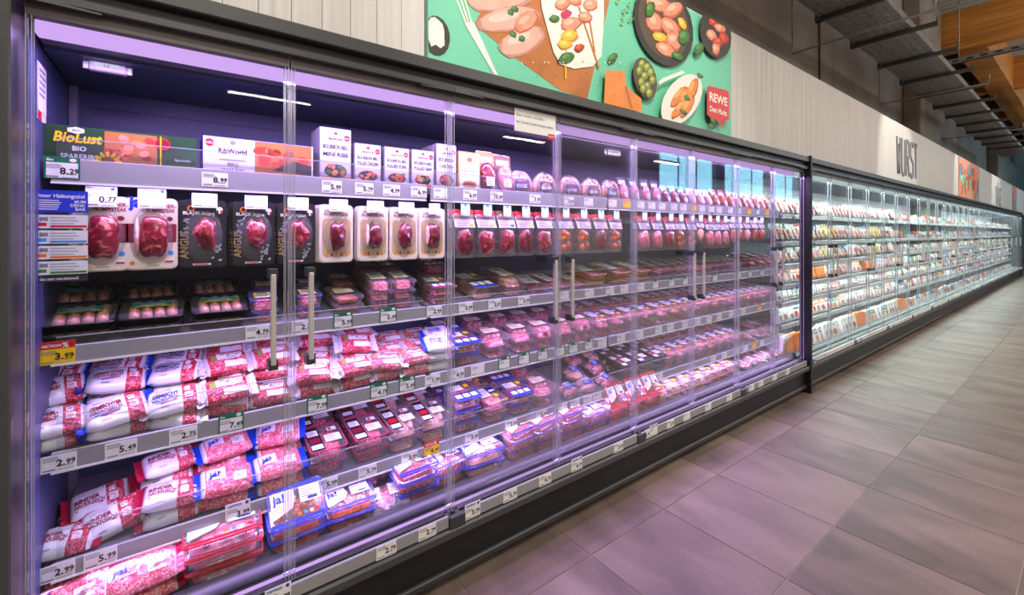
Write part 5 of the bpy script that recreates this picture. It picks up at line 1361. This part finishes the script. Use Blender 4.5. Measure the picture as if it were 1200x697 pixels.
for x, kind, price in tags_hook: price_tag(x + .004, 1.908, 1.583 if kind != 'plain' else 1.59, kind, price, 'hook row', .074 if x < .9 else .056)
kd = dict(plain='white price tag', bio='green topped price tag', tief='blue headed price tag', aktion='red and yellow offer tag')
for where in list(RT) + ['hook row']:
    for kind in kd:
        L_ = sorted([t for t in TAGS if t[1] == where and t[2] == kind], key=lambda t: t[4])
        for k, (o, _, _, price, x) in enumerate(L_):
            o['label'] = '%s%s, %s of its kind along the %s' % (kd[kind], ' reading ' + price if price else '', ORD[k + 1], 'meat fridge ' + where if where != 'hook row' and not price else where); o['group'] = 'price tags on the ' + where

# ------------------------------------------------------------------ signs, displays
sg = empty('husbandry_sign', (S(70, 1.872), 1.872, ZK(70, 330, 1.872)))
tag(sg, 'blue and white info board hanging beside the first steak cards', 'sign')
w_, h_ = S(104, 1.872) - S(36, 1.872), ZK(70, 223, 1.872) - ZK(70, 330, 1.872)
ob('board', MB().box(-w_ / 2, 0, 0, w_ / 2, .002, h_, 'acrylic'), sg)
p = MB(front_map(0)); p.rect(-w_ / 2, h_ * .76, w_ / 2, h_, 'blue_ink'); p.text('Unser Haltungsziel', -w_ * .42, h_ * .92, .016, 'white', 'l', w_ * .86, .02); p.greek(-w_ * .42, h_ * .78, w_ * .04, h_ * .90, 5, 'white')
for k, t in enumerate(('#UM', 'DENK', 'BAR')): p.text(t, w_ * .46, h_ * (.865 - .042 * k), .0125, 'white', 'r', None, .02)
for k, cc in enumerate(('red_ink', 'sky_ink', 'orange_ink', 'leaf_ink')):
    z = h_ * (.585 - .168 * k); p.rect(-w_ / 2, z, w_ / 2, z + h_ * .145, 'white'); p.rect(-w_ * .49, z + .006, -w_ * .22, z + h_ * .06, cc); p.text(str(k + 1), -w_ * .44, z + h_ * .07, .014, cc, bold=.04); p.greek(-w_ * .16, z + h_ * .035, w_ * .46, z + h_ * .13, 3, 'pale_ink'); p.rect(-w_ * .16, z + .003, w_ * .48, z + .009, cc); p.rect(-w_ * .34, z + h_ * .08, -w_ * .2, z + h_ * .12, 'grey_ink')
p.rect(-w_ / 2, 0, w_ / 2, h_ * .065, 'ink'); p.text('Mehr dazu unter: rewe.de/tierwohl', -w_ * .47, h_ * .02, .012, 'white', 'l', w_ * .8)
ob('print', p, sg)
sg = empty('notice_sign', (S(628, 1.672), 1.672, ZK(628, 157, 1.672)))
tag(sg, 'small white notice with red badge stuck on the third door', 'sign')
w_ = S(652, 1.672) - S(604, 1.672); h_ = ZK(628, 136, 1.672) - ZK(628, 162, 1.672)
ob('plate', MB().box(-w_ / 2, 0, 0, w_ / 2, .002, h_, 'paper'), sg)
p = MB(front_map(0)); p.text('Bitte wieder schließen –', -w_ * .46, h_ * .66, .020, 'grey_ink', 'l', w_ * .72); p.text('der Umwelt zuliebe Energie sparen.', -w_ * .46, h_ * .36, .020, 'grey_ink', 'l', w_ * .9); p.rect(w_ * .30, -.016, w_ * .47, .012, 'rewe_red'); p.text('REWE', w_ * .385, -.004, .010, 'white', 'c', w_ * .13)
ob('print', p, sg)
for k, (px0, px1, py0, py1) in enumerate(((103, 148, 59, 84), (713, 727, 171, 182))):
    y = 1.93; a, b2 = S(px0, y), S(px1, y); z1, z0 = ZK((px0 + px1) / 2, py0, y), ZK((px0 + px1) / 2, py1, y)
    e_ = empty('temperature_display', ((a + b2) / 2, y, z0)); tag(e_, ['white digital temperature display under the canopy of the first door', 'small digital temperature display under the canopy of the fourth door'][k], 'display')
    w_ = b2 - a; h_ = 2.05 - z0
    ob('housing', MB().bbox(-w_ / 2, 0, 0, w_ / 2, .03, h_, 'canopy_white', .004), e_); ob('screen', MB().box(-w_ * .36, -.002, h_ * .35, w_ * .32, 0, h_ * .85, 'screen_glow'), e_)
    ob('digits', MB(front_map(-.002)).text('2.8', -w_ * .02, h_ * .45, h_ * .4, 'grey_ink', 'c', None, .02), e_); ob('mount', MB().bbox(-w_ * .66, .012, h_ * .1, w_ * .66, .02, h_, 'steel', .002), e_)
o = ob('notice_card', MB(lambda u, v, h: (S0 - .005 + h * 2, u, v)).rect(1.86, 1.86, 1.96, 2.0, 'paper').rect(1.86, 1.835, 1.90, 1.86, 'red_ink').greek(1.87, 1.9, 1.95, 1.99, 5, 'grey_ink'))
tag(o, 'small white notice with red corner on the inner end wall', 'sign')
ob('backing', MB().box(S0 - .006, 1.858, 1.834, S0 - .0052, 1.962, 2.002, 'white'), o)

# ================================================================== SECOND FRIDGE GOODS
KINDS2 = [flat_proto(.10, .15, .02, 'red_ink', 'ham', 'red topped ham slice pack', 71, name='cold_cut_pack'), flat_proto(.10, .15, .02, 'white', 'salami', 'white topped salami pack', 72, name='cold_cut_pack'), flat_proto(.10, .15, .02, 'leaf_ink', 'ham', 'green topped ham pack', 73, name='cold_cut_pack'),
          flat_proto(.10, .15, .02, 'white', 'pork_fat', 'white topped pale sausage pack', 74, name='sausage_slice_pack'), flat_proto(.10, .14, .02, 'sky_ink', 'chicken', 'blue topped poultry slice pack', 75, name='sausage_slice_pack'), flat_proto(.11, .14, .05, 'art_orange', None, 'orange topped white carton', 76, name='cheese_carton'),
          flat_proto(.12, .15, .06, 'navy_ink', None, 'navy topped white carton', 77, name='cheese_carton'), flat_proto(.12, .13, .06, 'orange_ink', None, 'orange snack carton', 78, lab='orange_ink', name='snack_carton'), flat_proto(.12, .12, .05, 'green_ink', None, 'green topped white tub carton', 79, name='cheese_carton'), flat_proto(.10, .15, .02, 'yellow_ink', 'cheese', 'yellow topped cheese slice pack', 80, name='cheese_slice_pack'),
          flat_proto(.12, .13, .06, 'white', None, 'plain white carton', 81, name='cheese_carton'), flat_proto(.12, .13, .06, 'magenta_ink', None, 'purple topped white carton', 82, name='snack_carton')]
ROWK = [[0, 1, 3, 2, 1], [1, 3, 9, 0, 4], [4, 3, 9, 1, 2], [0, 5, 6, 3, 7], [10, 8, 11, 6, 10], [10, 6, 8, 10, 5], [7, 8, 10, 8, 10]]
LV2 = [(n, YF, z - .012, 4.0) for n, a_, z, t in SH2] + [('f7', 1.805, .3015, 4.0)]
NM2 = ['top shelf', 'second shelf', 'third shelf', 'fourth shelf', 'fifth shelf', 'sixth shelf', 'bottom deck']
far = MB(); rr = random.Random(3)
for li, (n, y0, z0, tl) in enumerate(LV2):
    FRM[NM2[li] + ' '] = (y0, z0, tl)
    x = F2A + .07
    hmax = (LV2[li - 1][2] - z0 - .05) if li else .33
    i = 0
    while x < F2B - .1:
        dr = int((x - F2A) / DW)
        if dr < 7:
            pr = KINDS2[ROWK[li][int(i / 3 + dr * 1.7) % 5]]
            k = min(1.3, hmax / .155)
            y0_, z0_, tl_ = FRM[NM2[li] + ' ']
            mx = T((x, 0, 0)) @ tilted(y0_, z0_, tl_) @ T((0, .075 + rr.uniform(0, .015), .001)) @ Matrix.Rotation(R(rr.uniform(-12, 12)), 4, 'Z') @ Matrix.Rotation(R(-18), 4, 'X') @ Matrix.Scale(k, 4)
            put(pr, mx, NM2[li] + ' ', 0, 0)
            x += .118 + (.012 if pr.name != 'cold_cut_pack' else 0)
        else:
            h = min(.14, hmax) * rr.uniform(.75, 1); c = rr.choice(['white', 'white', 'paper', 'art_flesh', 'art_orange', 'red_ink', 'leaf_ink', 'sky_ink', 'art_white'])
            mx = T((x, 0, 0)) @ tilted(y0, z0, tl) @ T((0, .06, .001)) @ Matrix.Rotation(R(rr.uniform(-10, 10)), 4, 'Z') @ Matrix.Rotation(R(-14), 4, 'X')
            far.box(-.05, -.01, 0, .05, .02, h * .6, rr.choice(['ham', 'salami', 'white', 'art_white', 'paper']), mx); far.box(-.05, -.012, h * .6, .05, .02, h, c, mx)
            x += .13
        i += 1
o = tag(ob('distant_packs', far, kind='stuff'), 'distant rows of small packs deep along the white lit fridge', 'food packs'); 
# tags of the second fridge rails, joined (a few pixels each)
tg = MB(); near_tag = {}
def small_tag(x, y, z, h, rail):
    me = near_tag.setdefault(round(h, 4), MB().bbox(-.035, 0, 0, .035, .0015, h, 'paper', .0004).mesh('plate'))
    e_ = empty('price_tag', (x, y, z)); ob('plate', me, e_); ob('print', near_tag.setdefault(('p', round(h, 4)), MB(front_map(0)).greek(-.03, h * .5, .005, h * .92, 2, 'grey_ink').rect(.002, h * .15, .028, h * .5, 'grey_ink').mesh('print')), e_)
    near_n[rail] = near_n.get(rail, 0) + 1
    tag(e_, 'tiny white price tag, %s along the white-lit fridge %s rail' % (ORD[near_n[rail]], rail), 'price tag', 'price tags of the white lit fridge')
near_n = {}
for q_, (n, a_, z, t) in enumerate(SH2):
    x = F2A + .1
    while x < F2B - .1:
        if x < F2A + 2.5: small_tag(x, YF - .0105, a_ + .002, z - a_ - .004, ORD[q_ + 1])
        else: tg.box(x - .035, YF - .0105, a_ + .002, x + .035, YF - .009, z - .002, 'paper')
        x += .10 + .05 * (int(x * 7) % 2)
x = F2A + .1
while x < F2B:
    if int(x * 3.1) % 5: tg.box(x - .03, 1.6415, .268, x + .03, 1.6435, .308, 'paper')
    x += .085
o = tag(ob('rail_price_tags', tg, kind='stuff'), 'rows of tiny white price tags on the second fridge rails', 'price tags')
dm = [MB(front_map(0)).disc(0, 0, .035, .035, c, 14).disc(0, .008, .022, .008, 'white', 8).mesh('face') for c in ('blue_ink', 'green_ink')]
dk = MB().loft([[(.036 * math.cos(k * math.pi / 7), yy, .036 * math.sin(k * math.pi / 7)) for k in range(14)] for yy in (.002, .0004)], 'white', smooth=False).mesh('plate')
DK = [(F2A + .09, 1.636, .262, 0)] + [(F2A + .1 + q * 1.33, 1.636, .275, q % 3 == 2) for q in range(1, 9)]
for q in range(5): DK.append((F2A + .35 + .9 * q, 1.886, SH2[3 + q % 3][1] + .01, 0))
for q in range(7): DK.append((F2A + .25 + .55 * q, 1.886, SH2[q % 2][1] + .012, 1))
cnt = [0, 0]
for x, y, z, c in sorted(DK):
    c = int(c); cnt[c] += 1
    e_ = empty('round_shelf_marker', (x, y, z)); ob('plate', dk, e_); ob('face', dm[c], e_)
    tag(e_, '%s round shelf marker, %s of its colour along the white lit fridge' % (('blue', 'green')[c], ORD[cnt[c]]), 'sign', 'round shelf markers')

# ================================================================== LABELS OF THE PACKS
ROWW = ['front row', 'second row', 'back row', 'rear row']
LEVW = ['lowest layer', 'second layer', 'third layer', 'fourth layer']
by = {}
for p in PK: by.setdefault((p['desc'], p['shelf'], p['door']), []).append(p)
for (desc, shelf, door), L_ in by.items():
    cols = []
    for p in sorted(L_, key=lambda q: q['x']):
        for c in cols:
            if abs(c[0] - p['x']) < .06: c[1].append(p); break
        else: cols.append((p['x'], [p]))
    rows_ = len({p['row'] for p in L_}) > 1; lev_ = len({p['level'] for p in L_}) > 1
    for ci, (cx, ps) in enumerate(cols):
        for p in ps:
            t = desc
            if len(cols) > 1: t += ', %s %s' % (ORD[ci + 1], 'column')
            if rows_ or lev_: t += ',' if len(cols) < 2 else ''
            if rows_: t += ' %s' % ROWW[p['row']]
            if lev_: t += ' %s' % LEVW[p['level']]
            t += ', %s, %s door' % (shelf.strip(), ORD[door + 1] if door < 8 else 'white-lit ' + ORD[door - 7])
            p['o']['label'] = t; p['o']['group'] = '%s packs on the %s' % ('meat fridge' if door < 8 else 'white lit fridge', shelf.strip())
# pieces that share every description: tell them apart by order
seen = {}
for p in PK: seen.setdefault(p['o']['label'], []).append(p)
for t, L_ in seen.items():
    if len(L_) > 1:
        for k, p in enumerate(sorted(L_, key=lambda q: (q['x'], q['o'].matrix_world.translation.z))): p['o']['label'] = t + ', ' + ORD[k + 1]
print('things', len(PK), 'objects', len(bpy.data.objects), 'tris', sum(len(m.polygons) for m in bpy.data.meshes))
